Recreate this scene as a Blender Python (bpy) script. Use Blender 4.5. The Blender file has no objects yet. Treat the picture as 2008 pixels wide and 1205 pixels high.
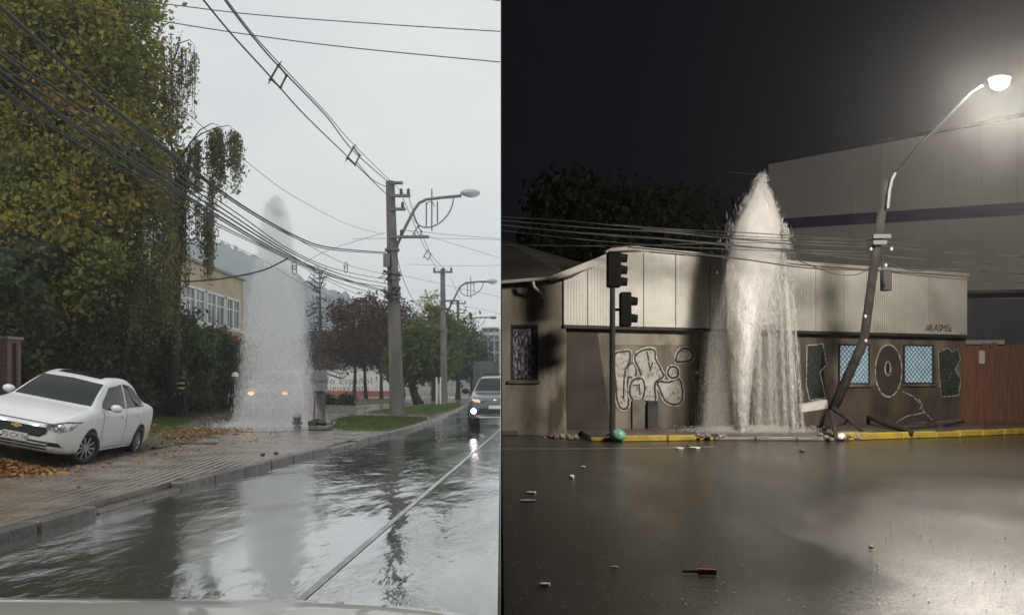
import bpy, bmesh, math, random
import numpy as np
from mathutils import Vector, Matrix
from mathutils.bvhtree import BVHTree
random.seed(7); RNG = np.random.default_rng(7)
S = bpy.context.scene
C = S.collection
# ------------------------------------------------------------------ camera, world, sun, exposure
F, CX, HY, CH = 1500.0, 1004.0, 752.0, 1.4
cam = bpy.data.cameras.new('camera'); cam_ob = bpy.data.objects.new('camera', cam); C.objects.link(cam_ob)
cam.sensor_width = 36; cam.lens = F / 2008 * 36; cam.shift_y = (HY - 602.5) / 2008
cam.clip_start = 0.05; cam.clip_end = 5000
cam_ob.location = (0, 0, CH); cam_ob.rotation_euler = (math.pi / 2, 0, 0); S.camera = cam_ob
S.view_settings.view_transform = 'Standard'; S.view_settings.look = 'None'
S.view_settings.exposure = 0.0; S.view_settings.gamma = 1.0; S.view_settings.use_curve_mapping = False
S.cycles.use_denoising = True; S.cycles.max_bounces = 8; S.cycles.transparent_max_bounces = 24
S.cycles.volume_bounces = 4; S.cycles.caustics_reflective = False; S.cycles.caustics_refractive = False
S.cycles.sample_clamp_indirect = 4.0
SUN_EL, SUN_AZ = math.radians(52), math.radians(-150)
W = bpy.data.worlds.new('World'); S.world = W; W.use_nodes = True
wn, wl = W.node_tree.nodes, W.node_tree.links
wn.clear()
wo = wn.new('ShaderNodeOutputWorld'); wb = wn.new('ShaderNodeBackground'); wl.new(wb.outputs[0], wo.inputs[0])
sky = wn.new('ShaderNodeTexSky'); sky.sky_type = 'NISHITA'; sky.sun_disc = False
sky.sun_elevation = SUN_EL; sky.sun_rotation = SUN_AZ; sky.dust_density = 4.0
wsc = wn.new('ShaderNodeVectorMath'); wsc.operation = 'SCALE'; wsc.inputs['Scale'].default_value = 0.035
wl.new(sky.outputs[0], wsc.inputs[0])
tc = wn.new('ShaderNodeTexCoord'); wm = wn.new('ShaderNodeMapping'); wm.inputs['Scale'].default_value = (1, 1, 2.2)
wl.new(tc.outputs['Generated'], wm.inputs[0])
wnz = wn.new('ShaderNodeTexNoise'); wnz.inputs['Scale'].default_value = 2.3; wnz.inputs['Detail'].default_value = 5
wl.new(wm.outputs[0], wnz.inputs['Vector'])
wr = wn.new('ShaderNodeValToRGB')
wr.color_ramp.elements[0].position = 0.3; wr.color_ramp.elements[0].color = (0.61, 0.645, 0.655, 1)
wr.color_ramp.elements[1].position = 0.72; wr.color_ramp.elements[1].color = (0.76, 0.775, 0.755, 1)
wl.new(wnz.outputs[0], wr.inputs[0])
wx = wn.new('ShaderNodeMix'); wx.data_type = 'RGBA'; wx.inputs[0].default_value = 0.9      # closed cloud deck over the sky
wl.new(wsc.outputs[0], wx.inputs[6]); wl.new(wr.outputs[0], wx.inputs[7]); wl.new(wx.outputs[2], wb.inputs['Color'])
wb.inputs['Strength'].default_value = 1.24
sun = bpy.data.lights.new('sun', 'SUN'); sun.energy = 1.4; sun.angle = math.radians(30); sun.color = (1, 0.97, 0.92)
sun_ob = bpy.data.objects.new('sun', sun); C.objects.link(sun_ob)
sd = Vector((math.sin(SUN_AZ) * math.cos(SUN_EL), math.cos(SUN_AZ) * math.cos(SUN_EL), math.sin(SUN_EL)))
sun_ob.rotation_euler = sd.to_track_quat('Z', 'Y').to_euler()

# ------------------------------------------------------------------ helpers
def at(px, py, Y): return Vector(((px - CX) / F * Y, Y, CH + (HY - py) / F * Y))
def gp(px, py, z=0.0):
    Y = (CH - z) * F / (py - HY)
    return Vector(((px - CX) / F * Y, Y, z))
def onx(px, py, x):
    Y = F * x / (px - CX)
    return Vector((x, Y, CH + (HY - py) / F * Y))
def part_x(y): return (982 - CX) / F * y          # the line where the night street begins

def tag(o, label=None, cat=None, group=None, kind=None):
    if label: o['label'] = label
    if cat: o['category'] = cat
    if group: o['group'] = group
    if kind: o['kind'] = kind
    return o
def empty(name, loc=(0, 0, 0), rot=(0, 0, 0), parent=None):
    o = bpy.data.objects.new(name, None); C.objects.link(o); o.location = loc; o.rotation_euler = rot
    o.empty_display_size = 0.1
    if parent: o.parent = parent
    return o
def link(name, me, mat, parent=None, smooth=False, loc=None):
    if mat is not None:
        if isinstance(mat, (list, tuple)):
            for m in mat: me.materials.append(m)
        else: me.materials.append(mat)
    if smooth: me.polygons.foreach_set('use_smooth', [True] * len(me.polygons))
    o = bpy.data.objects.new(name, me); C.objects.link(o)
    if parent: o.parent = parent
    if loc is not None: o.location = loc
    return o
def copy_tree(o, parent=None):
    c = o.copy(); C.objects.link(c); c.parent = parent
    for ch in [x for x in bpy.data.objects if x.parent == o]: copy_tree(ch, c)
    return c

class MB:
    def __init__(s): s.v = []; s.f = []
    def add(s, vs, fs):
        n = len(s.v); s.v += [tuple(v) for v in vs]; s.f += [tuple(n + i for i in f) for f in fs]; return s
    def box(s, a, b, rz=0, piv=None, M=None):
        (x0, y0, z0), (x1, y1, z1) = a, b
        vs = [Vector(p) for p in ((x0,y0,z0),(x1,y0,z0),(x1,y1,z0),(x0,y1,z0),(x0,y0,z1),(x1,y0,z1),(x1,y1,z1),(x0,y1,z1))]
        if M is not None: vs = [M @ v for v in vs]
        return s.add(vs, [(3,2,1,0),(4,5,6,7),(0,1,5,4),(1,2,6,5),(2,3,7,6),(3,0,4,7)])
    def cbox(s, c, d, M=None):
        c = Vector(c); d = Vector(d) / 2
        return s.box(c - d, c + d, M=M)
    def tube(s, pts, rad, n=6, caps=True):
        pts = [Vector(p) for p in pts]
        if not hasattr(rad, '__len__'): rad = [rad] * len(pts)
        rings = []; up = None
        for i, p in enumerate(pts):
            t = (pts[min(i+1, len(pts)-1)] - pts[max(i-1, 0)])
            t = t.normalized() if t.length > 1e-9 else Vector((0,0,1))
            if up is None: up = Vector((0,0,1)) if abs(t.z) < 0.9 else Vector((1,0,0))
            a = t.cross(up); a = a.normalized() if a.length > 1e-6 else t.orthogonal().normalized()
            b = a.cross(t).normalized(); up = b
            rings.append([p + (a*math.cos(k*2*math.pi/n) + b*math.sin(k*2*math.pi/n))*rad[i] for k in range(n)])
        base = len(s.v)
        for r in rings: s.v += [tuple(q) for q in r]
        for i in range(len(rings)-1):
            for k in range(n):
                k2 = (k+1) % n
                s.f.append((base+i*n+k, base+i*n+k2, base+(i+1)*n+k2, base+(i+1)*n+k))
        if caps:
            s.f.append(tuple(base+k for k in range(n))[::-1]); s.f.append(tuple(base+(len(rings)-1)*n+k for k in range(n)))
        return s
    def prism(s, poly, off):
        off = Vector(off); a = [Vector(p) for p in poly]; b = [p + off for p in a]; n = len(a)
        return s.add(a + b, [tuple(range(n))[::-1], tuple(range(n, 2*n))] + [(i, (i+1) % n, n+(i+1) % n, n+i) for i in range(n)])
    def lathe(s, prof, n=16, M=None, closed=False):
        base = len(s.v); m = len(prof)
        for (r, z) in prof:
            for k in range(n):
                p = Vector((r*math.cos(k*2*math.pi/n), r*math.sin(k*2*math.pi/n), z))
                s.v.append(tuple(M @ p if M is not None else p))
        for i in range(m-1 if not closed else m):
            for k in range(n):
                k2 = (k+1) % n; j = (i+1) % m
                s.f.append((base+i*n+k, base+i*n+k2, base+j*n+k2, base+j*n+k))
        if not closed:
            s.f.append(tuple(base+k for k in range(n))[::-1]); s.f.append(tuple(base+(m-1)*n+k for k in range(n)))
        return s
    def ell(s, c, r, nu=10, nv=6, M=None, jit=0):
        prof = [(math.sin(math.pi*(i+.5)/nv), -math.cos(math.pi*(i+.5)/nv)) for i in range(nv)]
        T = Matrix.Translation(Vector(c)) @ Matrix.Diagonal((r[0], r[1], r[2], 1))
        if M is not None: T = M @ T
        b = len(s.v); s.lathe(prof, nu, T)
        if jit:
            cc = Vector(c)
            for i in range(b, len(s.v)):
                v = Vector(s.v[i]); s.v[i] = tuple(cc + (v-cc)*(1+random.uniform(-jit, jit)))
        return s
    def mesh(s, name):
        me = bpy.data.meshes.new(name); me.from_pydata(s.v, [], s.f); me.update(); return me
    def build(s, name, mat, parent=None, smooth=False, loc=None, bevel=0):
        o = link(name, s.mesh(name), mat, parent, smooth, loc)
        if bevel:
            m = o.modifiers.new('b', 'BEVEL'); m.width = bevel; m.segments = 1; m.limit_method = 'ANGLE'
        return o
def np_mesh(name, V, k, mat, parent=None, smooth=False):
    """V: (N*k,3) verts, consecutive k form one polygon"""
    n = len(V) // k
    me = bpy.data.meshes.new(name)
    me.vertices.add(len(V)); me.vertices.foreach_set('co', np.ascontiguousarray(V, np.float32).ravel())
    me.loops.add(n*k); me.loops.foreach_set('vertex_index', np.arange(n*k, dtype=np.int32))
    me.polygons.add(n); me.polygons.foreach_set('loop_start', np.arange(0, n*k, k, dtype=np.int32))
    me.update(calc_edges=True)
    return link(name, me, mat, parent, smooth)
def np_mesh_idx(name, V, Fa, mat, parent=None, smooth=False):
    k = Fa.shape[1]; n = len(Fa)
    me = bpy.data.meshes.new(name)
    me.vertices.add(len(V)); me.vertices.foreach_set('co', np.ascontiguousarray(V, np.float32).ravel())
    me.loops.add(n*k); me.loops.foreach_set('vertex_index', np.ascontiguousarray(Fa, np.int32).ravel())
    me.polygons.add(n); me.polygons.foreach_set('loop_start', np.arange(0, n*k, k, dtype=np.int32))
    me.update(calc_edges=True)
    return link(name, me, mat, parent, smooth)
def grid_mesh(name, xs, ys, fz, mat, parent=None, smooth=True):
    X, Y = np.meshgrid(xs, ys); Z = fz(X, Y); V = np.stack([X, Y, Z], -1).reshape(-1, 3)
    nx, ny = len(xs), len(ys); i = np.arange(nx-1)[None, :] + nx*np.arange(ny-1)[:, None]; i = i.ravel()
    return np_mesh_idx(name, V, np.stack([i, i+1, i+nx+1, i+nx], 1), mat, parent, smooth)
def sheet(name, poly, z, mat, kind='structure', thick=None):
    bm = bmesh.new(); vs = [bm.verts.new((p[0], p[1], z)) for p in poly]
    f = bm.faces.new(vs); f.normal_update()
    if f.normal.z < 0: f.normal_flip()
    if thick:
        r = bmesh.ops.extrude_face_region(bm, geom=[f]); 
        for g in r['geom']:
            if isinstance(g, bmesh.types.BMVert): g.co.z += thick
        bmesh.ops.recalc_face_normals(bm, faces=bm.faces)
    bmesh.ops.triangulate(bm, faces=bm.faces)
    me = bpy.data.meshes.new(name); bm.to_mesh(me); bm.free()
    o = link(name, me, mat); tag(o, kind=kind); return o

# ------------------------------------------------------------------ materials
MATS = {}
def mat(name, c1, c2=None, scale=5.0, rough=0.7, bump=0.0, bscale=None, metal=0.0, spec=0.5, detail=6, lo=0.35, hi=0.65, emit=None, es=1.0,
        stretch=(1,1,1), coat=0.0, trans=0.0, alpha=1.0, c3=None, s3=0.6, rvar=0.0, stains=None):
    if name in MATS: return MATS[name]
    m = bpy.data.materials.new(name); m.use_nodes = True; MATS[name] = m
    nt = m.node_tree; n, l = nt.nodes, nt.links; b = n['Principled BSDF']
    b.inputs['Roughness'].default_value = rough; b.inputs['Metallic'].default_value = metal
    b.inputs['Specular IOR Level'].default_value = spec; b.inputs['Coat Weight'].default_value = coat
    b.inputs['Transmission Weight'].default_value = trans; b.inputs['Alpha'].default_value = alpha
    b.inputs['Base Color'].default_value = (*c1, 1)
    t = n.new('ShaderNodeTexCoord'); mp = n.new('ShaderNodeMapping'); mp.inputs['Scale'].default_value = stretch
    l.new(t.outputs['Object'], mp.inputs[0])
    def noise(sc, d=detail):
        z = n.new('ShaderNodeTexNoise'); z.inputs['Scale'].default_value = sc; z.inputs['Detail'].default_value = d
        l.new(mp.outputs[0], z.inputs['Vector']); return z
    if c2 is not None:
        z = noise(scale); r = n.new('ShaderNodeValToRGB')
        r.color_ramp.elements[0].position = lo; r.color_ramp.elements[1].position = hi
        r.color_ramp.elements[0].color = (*c1, 1); r.color_ramp.elements[1].color = (*c2, 1)
        l.new(z.outputs[0], r.inputs[0]); out = r.outputs[0]
        if c3 is not None:
            z3 = noise(scale*s3, 4); r3 = n.new('ShaderNodeValToRGB'); r3.color_ramp.elements[0].position = .5; r3.color_ramp.elements[1].position = .66
            l.new(z3.outputs[0], r3.inputs[0]); mx = n.new('ShaderNodeMix'); mx.data_type = 'RGBA'
            l.new(r3.outputs[0], mx.inputs[0]); l.new(out, mx.inputs[6]); mx.inputs[7].default_value = (*c3, 1); out = mx.outputs[2]
        l.new(out, b.inputs['Base Color'])
    if bump:
        zb = noise(bscale or scale*4); bp = n.new('ShaderNodeBump'); bp.inputs['Strength'].default_value = bump; bp.inputs['Distance'].default_value = 0.05
        l.new(zb.outputs[0], bp.inputs['Height']); l.new(bp.outputs[0], b.inputs['Normal'])
    if rvar:
        zr = noise(scale*1.7); mr = n.new('ShaderNodeMapRange'); mr.inputs[1].default_value = .35; mr.inputs[2].default_value = .65
        mr.inputs[3].default_value = max(0, rough-rvar); mr.inputs[4].default_value = min(1, rough+rvar)
        l.new(zr.outputs[0], mr.inputs[0]); l.new(mr.outputs[0], b.inputs['Roughness'])
    if emit is not None:
        b.inputs['Emission Color'].default_value = (*emit, 1); b.inputs['Emission Strength'].default_value = es
    return m
def leaf_mat(name, cols, trans=0.35, cscale=0.35, spread=0.5, rough=0.6):
    """colour per leaf island, drifting slowly through the crown"""
    if name in MATS: return MATS[name]
    m = bpy.data.materials.new(name); m.use_nodes = True; MATS[name] = m
    n, l = m.node_tree.nodes, m.node_tree.links; n.clear()
    o = n.new('ShaderNodeOutputMaterial'); mix = n.new('ShaderNodeMixShader'); mix.inputs[0].default_value = trans
    b = n.new('ShaderNodeBsdfPrincipled'); b.inputs['Roughness'].default_value = rough; b.inputs['Specular IOR Level'].default_value = 0.3
    tr = n.new('ShaderNodeBsdfTranslucent'); l.new(b.outputs[0], mix.inputs[1]); l.new(tr.outputs[0], mix.inputs[2]); l.new(mix.outputs[0], o.inputs[0])
    g = n.new('ShaderNodeNewGeometry'); z = n.new('ShaderNodeTexNoise'); z.inputs['Scale'].default_value = cscale; z.inputs['Detail'].default_value = 3
    t = n.new('ShaderNodeTexCoord'); l.new(t.outputs['Object'], z.inputs['Vector'])
    a = n.new('ShaderNodeMath'); a.operation = 'MULTIPLY_ADD'; a.inputs[1].default_value = spread; l.new(g.outputs['Random Per Island'], a.inputs[0])
    mr = n.new('ShaderNodeMapRange'); mr.inputs[1].default_value = .3; mr.inputs[2].default_value = .7; mr.inputs[3].default_value = 0; mr.inputs[4].default_value = 1-spread
    l.new(z.outputs[0], mr.inputs[0]); l.new(mr.outputs[0], a.inputs[2])
    r = n.new('ShaderNodeValToRGB'); cr = r.color_ramp
    while len(cr.elements) < len(cols): cr.elements.new(0.5)
    for i, (p, c) in enumerate(cols): cr.elements[i].position = p; cr.elements[i].color = (*c, 1)
    l.new(a.outputs[0], r.inputs[0]); l.new(r.outputs[0], b.inputs['Base Color']); l.new(r.outputs[0], tr.inputs[0])
    return m
def emis(name, col, s):
    m = bpy.data.materials.new(name); m.use_nodes = True; n, l = m.node_tree.nodes, m.node_tree.links; n.clear()
    o = n.new('ShaderNodeOutputMaterial'); e = n.new('ShaderNodeEmission'); e.inputs[0].default_value = (*col, 1); e.inputs[1].default_value = s
    l.new(e.outputs[0], o.inputs[0]); return m
def wet_road(name, asphalt1, asphalt2, film, rough, gloss, bump_d, stretch, mirror=0.0, pr=(.4, .62), calm_min=.06):
    """asphalt under a film of water: ripples in the normal, wet and drier patches in the gloss"""
    m = bpy.data.materials.new(name); m.use_nodes = True; n, l = m.node_tree.nodes, m.node_tree.links; b = n['Principled BSDF']
    t = n.new('ShaderNodeTexCoord')
    def nz(sc, st=(1,1,1), d=5, dist=0.0, rot=0):
        mp = n.new('ShaderNodeMapping'); mp.inputs['Scale'].default_value = st; mp.inputs['Rotation'].default_value = (0, 0, rot); l.new(t.outputs['Object'], mp.inputs[0])
        z = n.new('ShaderNodeTexNoise'); z.inputs['Scale'].default_value = sc; z.inputs['Detail'].default_value = d; z.inputs['Distortion'].default_value = dist
        l.new(mp.outputs[0], z.inputs['Vector']); return z.outputs[0]
    r = n.new('ShaderNodeValToRGB'); r.color_ramp.elements[0].color = (*asphalt1, 1); r.color_ramp.elements[1].color = (*asphalt2, 1)
    r.color_ramp.elements[0].position = .3; r.color_ramp.elements[1].position = .7; l.new(nz(60, d=8), r.inputs[0]); l.new(r.outputs[0], b.inputs['Base Color'])
    patch = n.new('ShaderNodeMapRange'); patch.inputs[1].default_value = pr[0]; patch.inputs[2].default_value = pr[1]; l.new(nz(0.35, stretch, 4, 0.6), patch.inputs[0])
    rr = n.new('ShaderNodeMapRange'); rr.inputs[3].default_value = rough[0]; rr.inputs[4].default_value = rough[1]; l.new(patch.outputs[0], rr.inputs[0]); l.new(rr.outputs[0], b.inputs['Roughness'])
    b.inputs['IOR'].default_value = film
    hs = []
    for (sc, st, dist, amp, rot) in gloss:
        mm = n.new('ShaderNodeMath'); mm.operation = 'MULTIPLY'; mm.inputs[1].default_value = amp; l.new(nz(sc, st, 3, dist, rot), mm.inputs[0]); hs.append(mm.outputs[0])
    s = hs[0]
    for h in hs[1:]:
        a = n.new('ShaderNodeMath'); a.operation = 'ADD'; l.new(s, a.inputs[0]); l.new(h, a.inputs[1]); s = a.outputs[0]
    # calmer and rougher stretches of water
    calm = n.new('ShaderNodeMapRange'); calm.inputs[1].default_value = .38; calm.inputs[2].default_value = .6; calm.inputs[3].default_value = calm_min; calm.inputs[4].default_value = 1.0
    l.new(nz(0.5, (1, .45, 1), 3, .5), calm.inputs[0])
    mm = n.new('ShaderNodeMath'); mm.operation = 'MULTIPLY'; l.new(s, mm.inputs[0]); l.new(calm.outputs[0], mm.inputs[1])
    bp = n.new('ShaderNodeBump'); bp.inputs['Strength'].default_value = 1.0; bp.inputs['Distance'].default_value = bump_d
    l.new(mm.outputs[0], bp.inputs['Height']); l.new(bp.outputs[0], b.inputs['Normal'])
    if mirror:                                       # a sheet of running water over the asphalt
        gl = n.new('ShaderNodeBsdfGlossy'); gl.inputs['Color'].default_value = (.93, .95, .95, 1); l.new(rr.outputs[0], gl.inputs['Roughness']); l.new(bp.outputs[0], gl.inputs['Normal'])
        fr = n.new('ShaderNodeFresnel'); fr.inputs['IOR'].default_value = 1.6; l.new(bp.outputs[0], fr.inputs['Normal'])
        ma = n.new('ShaderNodeMath'); ma.operation = 'MULTIPLY_ADD'; ma.inputs[1].default_value = 1-mirror; ma.inputs[2].default_value = mirror; l.new(fr.outputs[0], ma.inputs[0])
        th = n.new('ShaderNodeMapRange'); th.inputs[1].default_value = .36; th.inputs[2].default_value = .58; th.inputs[3].default_value = .55; th.inputs[4].default_value = 1.0; l.new(nz(.8, (1, .3, 1), 5, .8, .35), th.inputs[0])
        mt = n.new('ShaderNodeMath'); mt.operation = 'MULTIPLY'; l.new(ma.outputs[0], mt.inputs[0]); l.new(th.outputs[0], mt.inputs[1]); ma = mt
        mx = n.new('ShaderNodeMixShader'); l.new(ma.outputs[0], mx.inputs[0]); l.new(b.outputs[0], mx.inputs[1]); l.new(gl.outputs[0], mx.inputs[2]); l.new(mx.outputs[0], n['Material Output'].inputs[0])
    return m
# ------------------------------------------------------------------ skies: night shell also keeps daylight out, a glowing sheet replaces sky it hides
def shell():
    y0, y1, xr, zt, zs = 4.3, 60.0, 42.0, 30.0, 4.8
    P0, P1, P2, P3 = (part_x(y0), y0), (part_x(y1), y1), (xr, y1), (xr, -4)
    P4, P5, P6 = (part_x(-4), -4), (-4.6, -4), (-4.6, y0)
    mb = MB()
    def wall(a, b, z0, z1): mb.add([(a[0], a[1], z0), (b[0], b[1], z0), (b[0], b[1], z1), (a[0], a[1], z1)], [(0, 1, 2, 3)])
    wall(P0, P1, -.3, zt); wall(P1, P2, -.3, zt); wall(P2, P3, -.3, zt); wall(P3, P4, -.3, zt)
    wall(P4, P5, -.3, zs); wall(P5, P6, -.3, zs); wall(P4, P0, zs, zt)  # low unseen black shelter round the camera, added to block daylight
    mb.add([(*P0, zt), (*P1, zt), (*P2, zt), (*P3, zt), (*P4, zt)], [(0, 1, 2, 3, 4)])
    mb.add([(*P4, zs), (*P0, zs), (*P6, zs), (*P5, zs)], [(0, 1, 2, 3)])
    m = emis('night_sky_light_block', (0.0062, 0.0062, 0.0085), 1.0); m.cycles.emission_sampling = 'NONE'
    tag(mb.build('night_sky_light_block', m), kind='structure')
    e = 0.002
    md = emis('sky_fill_sheet', (0.72, 0.74, 0.73), 1.0); md.cycles.emission_sampling = 'FRONT_BACK'  # glowing sheet added on the divider to make up for blocked daylight
    mb = MB(); mb.add([(P0[0]-e, P0[1], -.3), (P1[0]-e, P1[1], -.3), (P1[0]-e, P1[1], zt), (P0[0]-e, P0[1], zt)], [(0, 1, 2, 3)])
    tag(mb.build('sky', md), kind='structure')
shell()

# ------------------------------------------------------------------ ground, roads, pavements
m_soil = mat('soil', (0.075, 0.055, 0.035), (0.13, 0.10, 0.065), 1.1, 0.75, 0.5, 9, c3=(0.06, 0.075, 0.03), s3=0.5)
g = sheet('ground', [(-1500, -40), (60, -40), (60, 3000), (-1500, 3000)], -0.03, m_soil)
KERB = [(-4.62, 3.0), (-4.5, 6.7), (-4.34, 10.6), (-3.75, 15.8), (-3.42, 19.4), (-3.07, 22.6), (-2.84, 27.6), (-2.85, 43.8), (-3.1, 80), (-4.2, 140), (-8, 260)]
def kx(y):
    for (a, b) in zip(KERB, KERB[1:]):
        if y <= b[1]: return a[0] + (b[0]-a[0])*(y-a[1])/(b[1]-a[1])
    return KERB[-1][0]
m_wet = wet_road('wet_asphalt', (0.045, 0.047, 0.046), (0.085, 0.085, 0.082), 1.9, (0.03, 0.16),
                 [(2.2, (1, .55, 1), .8, 1.0, .5), (7, (1, .5, 1), .6, .35, .9), (16, (1, .6, 1), .4, .12, .4)], 0.021, (1, .35, 1), mirror=.42)
sheet('road', [(kx(3), 3.0)] + [(p[0], p[1]) for p in KERB[1:]] + [(part_x(260), 260), (part_x(4.4)-.02, 4.4), (-.08, 3)], 0.0, m_wet)
# painted lane line, worn
m_line = mat('line_paint', (0.40, 0.41, 0.40), (0.24, 0.25, 0.24), 5, 0.3, lo=.42, hi=.64, spec=1.0)
mb = MB()
ys = [4.6 + i*.8 for i in range(26)]
for a, b in zip(ys, ys[1:]):
    xa, xb = -1.42 + (a-4.6)*.055, -1.42 + (b-4.6)*.055
    mb.add([(xa, a, .005), (xa+.06, a, .005), (xb+.06, b, .005), (xb, b, .005)], [(0, 1, 2, 3)])
tag(mb.build('lane_line', m_line), kind='structure')
# kerb of cast stones, dropped where the driveway crosses
m_kerb = mat('kerb_concrete', (0.085, 0.077, 0.068), (0.15, 0.138, 0.122), 4, 0.35, 0.25, 30, rvar=.2)
m_kerb_dark = mat('kerb_wet', (0.058, 0.054, 0.048), (0.11, 0.10, 0.09), 4, 0.3, 0.25, 30)
kr = empty('kerb', (0, 0, 0)); tag(kr, kind='structure')
y = 4.4
while y < 75:
    L = 0.95 if y < 45 else 2.5
    dropped = 7.9 < y < 10.1
    low = 15.6 < y < 17.2
    h = 0.035 if dropped else (0.06 if low else 0.103)
    a, b = Vector((kx(y+.012), y+.012, 0)), Vector((kx(y+L-.012), y+L-.012, 0))
    d = (b-a).normalized(); nrm = Vector((-d.y, d.x, 0))*.17
    dz = random.uniform(-.006, .006)
    q = [a, b, b+nrm, a+nrm]
    k = MB().prism([(p.x, p.y, -.02) for p in q], (0, 0, h+.02+dz)).build('kerb_stone', m_kerb_dark if random.random() < .4 else m_kerb, kr, bevel=.018)
    y += L
# pavement with its rows of grooves
def pave_mat():
    m = mat('pavement', (0.135, 0.112, 0.090), (0.225, 0.19, 0.155), 1.3, 0.22, 0.0, rvar=.14)
    n, l = m.node_tree.nodes, m.node_tree.links; b = n['Principled BSDF']
    t = n.new('ShaderNodeTexCoord'); mp = n.new('ShaderNodeMapping'); mp.inputs['Rotation'].default_value = (0, 0, -.1); l.new(t.outputs['Object'], mp.inputs[0])
    w = n.new('ShaderNodeTexWave'); w.bands_direction = 'X'; w.inputs['Scale'].default_value = 2.4; w.inputs['Distortion'].default_value = .35; w.inputs['Detail Scale'].default_value = 3
    l.new(mp.outputs[0], w.inputs['Vector'])
    z = n.new('ShaderNodeTexNoise'); z.inputs['Scale'].default_value = 25; l.new(t.outputs['Object'], z.inputs['Vector'])
    a = n.new('ShaderNodeMath'); a.operation = 'MULTIPLY_ADD'; a.inputs[1].default_value = .4; l.new(z.outputs[0], a.inputs[0]); l.new(w.outputs[1], a.inputs[2])
    bp = n.new('ShaderNodeBump'); bp.inputs['Strength'].default_value = .55; bp.inputs['Distance'].default_value = .03
    l.new(a.outputs[0], bp.inputs['Height']); l.new(bp.outputs[0], b.inputs['Normal'])
    b.inputs['IOR'].default_value = 1.6
    return m
m_pave = pave_mat()
inner = [(kx(yy)-.175, yy) for yy in (3.2, 6.7, 8.5, 10.6, 13, 15.8, 19.4)]
sheet('pavement', inner + [(-8.4, 19.4), (-7.6, 18.2), (-7.05, 16.5), (-7.0, 14.5), (-6.9, 12), (-7.0, 8), (-7.6, 3.2)], 0.0, m_pave, thick=0.10)
m_apron = mat('apron', (0.16, 0.135, 0.115), (0.26, 0.225, 0.195), 1.2, 0.16, 0.25, 14, rvar=.12)
m_apron.node_tree.nodes['Principled BSDF'].inputs['IOR'].default_value = 1.7
inner = [(kx(yy)-.175, yy) for yy in (19.4, 22.6, 27.6, 36, 43.8, 60, 80)]
sheet('path', inner + [(-14, 80), (-16, 60), (-13.2, 40), (-12.6, 31), (-10.8, 25), (-9.6, 21.5), (-8.4, 19.4)], 0.0, m_apron, thick=0.096)
# water spread over the path below the jet
m_pool = mat('standing_water', (0.19, 0.185, 0.18), (0.30, 0.295, 0.29), .9, 0.06, 0.35, 7)
m_pool.node_tree.nodes['Principled BSDF'].inputs['IOR'].default_value = 1.9
poly = [(-7.3+2.9*math.cos(a)*(1+.15*math.sin(3*a)), 23.6+2.6*math.sin(a)*(1+.12*math.cos(4*a))) for a in [i*math.pi/14 for i in range(28)]]
sheet('water', poly, 0.102, m_pool)

# ------------------------------------------------------------------ lawns and the leafy verge
m_lawn = mat('lawn', (0.055, 0.085, 0.022), (0.10, 0.135, 0.04), 2.0, 0.8, 0.6, 30, c3=(0.12, 0.11, 0.05))
m_blade = leaf_mat('grass_blade', [(0, (0.045, 0.085, 0.018)), (.6, (0.09, 0.14, 0.03)), (1, (0.16, 0.16, 0.06))], .3, 1.5)
def blades(name, poly, z, n, h, parent=None, label=None):
    P = np.array([(p[0], p[1]) for p in poly]); lo, hi = P.min(0), P.max(0)
    q = RNG.uniform(lo, hi, (n*3, 2)); ins = np.zeros(len(q), bool)
    for i in range(len(P)):
        a, b = P[i], P[(i+1) % len(P)]
        c = ((a[1] > q[:, 1]) != (b[1] > q[:, 1])) & (q[:, 0] < (b[0]-a[0])*(q[:, 1]-a[1])/(b[1]-a[1]+1e-9)+a[0])
        ins ^= c
    q = q[ins][:n]; k = len(q)
    zz = z(q[:, 0], q[:, 1]) if callable(z) else np.full(k, z)
    base = np.c_[q, zz]; an = RNG.uniform(0, 6.28, k); w = RNG.uniform(.008, .02, k); hh = RNG.uniform(.4, 1.1, k)*h
    d = np.c_[np.cos(an)*w, np.sin(an)*w, np.zeros(k)]; tip = base + np.c_[RNG.normal(0, .35, (k, 2))*hh[:, None], hh]
    V = np.stack([base-d, base+d, tip], 1).reshape(-1, 3)
    o = np_mesh(name, V, 3, m_blade); tag(o, label, 'grass', kind='stuff'); return o
LAWNS = [[(640, 838), (652, 826), (690, 817), (770, 818), (838, 821), (815, 830), (790, 836), (762, 843), (700, 844)],
         [(722, 809), (780, 800), (850, 794), (900, 791), (904, 797), (880, 806), (850, 812), (780, 812)],
         [(612, 806), (640, 799), (690, 794), (768, 789), (768, 782), (612, 782)]]
for i, pl in enumerate(LAWNS):
    pts = [gp(px, py, .1) for px, py in pl]
    sheet('lawn', [(p.x, p.y) for p in pts], 0.09, m_lawn, thick=.045)
    blades('grass', [(p.x, p.y) for p in pts], .13, [9000, 7000, 4000][i], .09,
           label=['mown grass patch around the foot of the nearest pole', 'mown grass strip around the second pole by the road', 'far grass patch before the white sign wall'][i])
def bank_z(X, Y):
    s = np.clip((-7.15-X)/2.0, 0, 1); s = s*s*(3-2*s)
    fy = np.clip((22.0-Y)/5.0, 0, 1); fy = fy*fy*(3-2*fy)
    n = .03*np.sin(X*5.1+Y*2.3)*np.sin(Y*4.7-X*1.9) + .02*np.sin(X*11+Y*9)
    return .42*s*fy + n*np.clip(s*3, 0, 1) + .085
m_bank = mat('leafy_soil', (0.05, 0.038, 0.026), (0.10, 0.075, 0.045), 1.6, 0.75, 0.6, 14, c3=(0.055, 0.07, 0.025), s3=.7)
o = grid_mesh('verge', np.linspace(-20, -6.95, 90), np.linspace(4, 44, 200), lambda X, Y: bank_z(X, Y), m_bank); tag(o, kind='structure')
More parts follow.
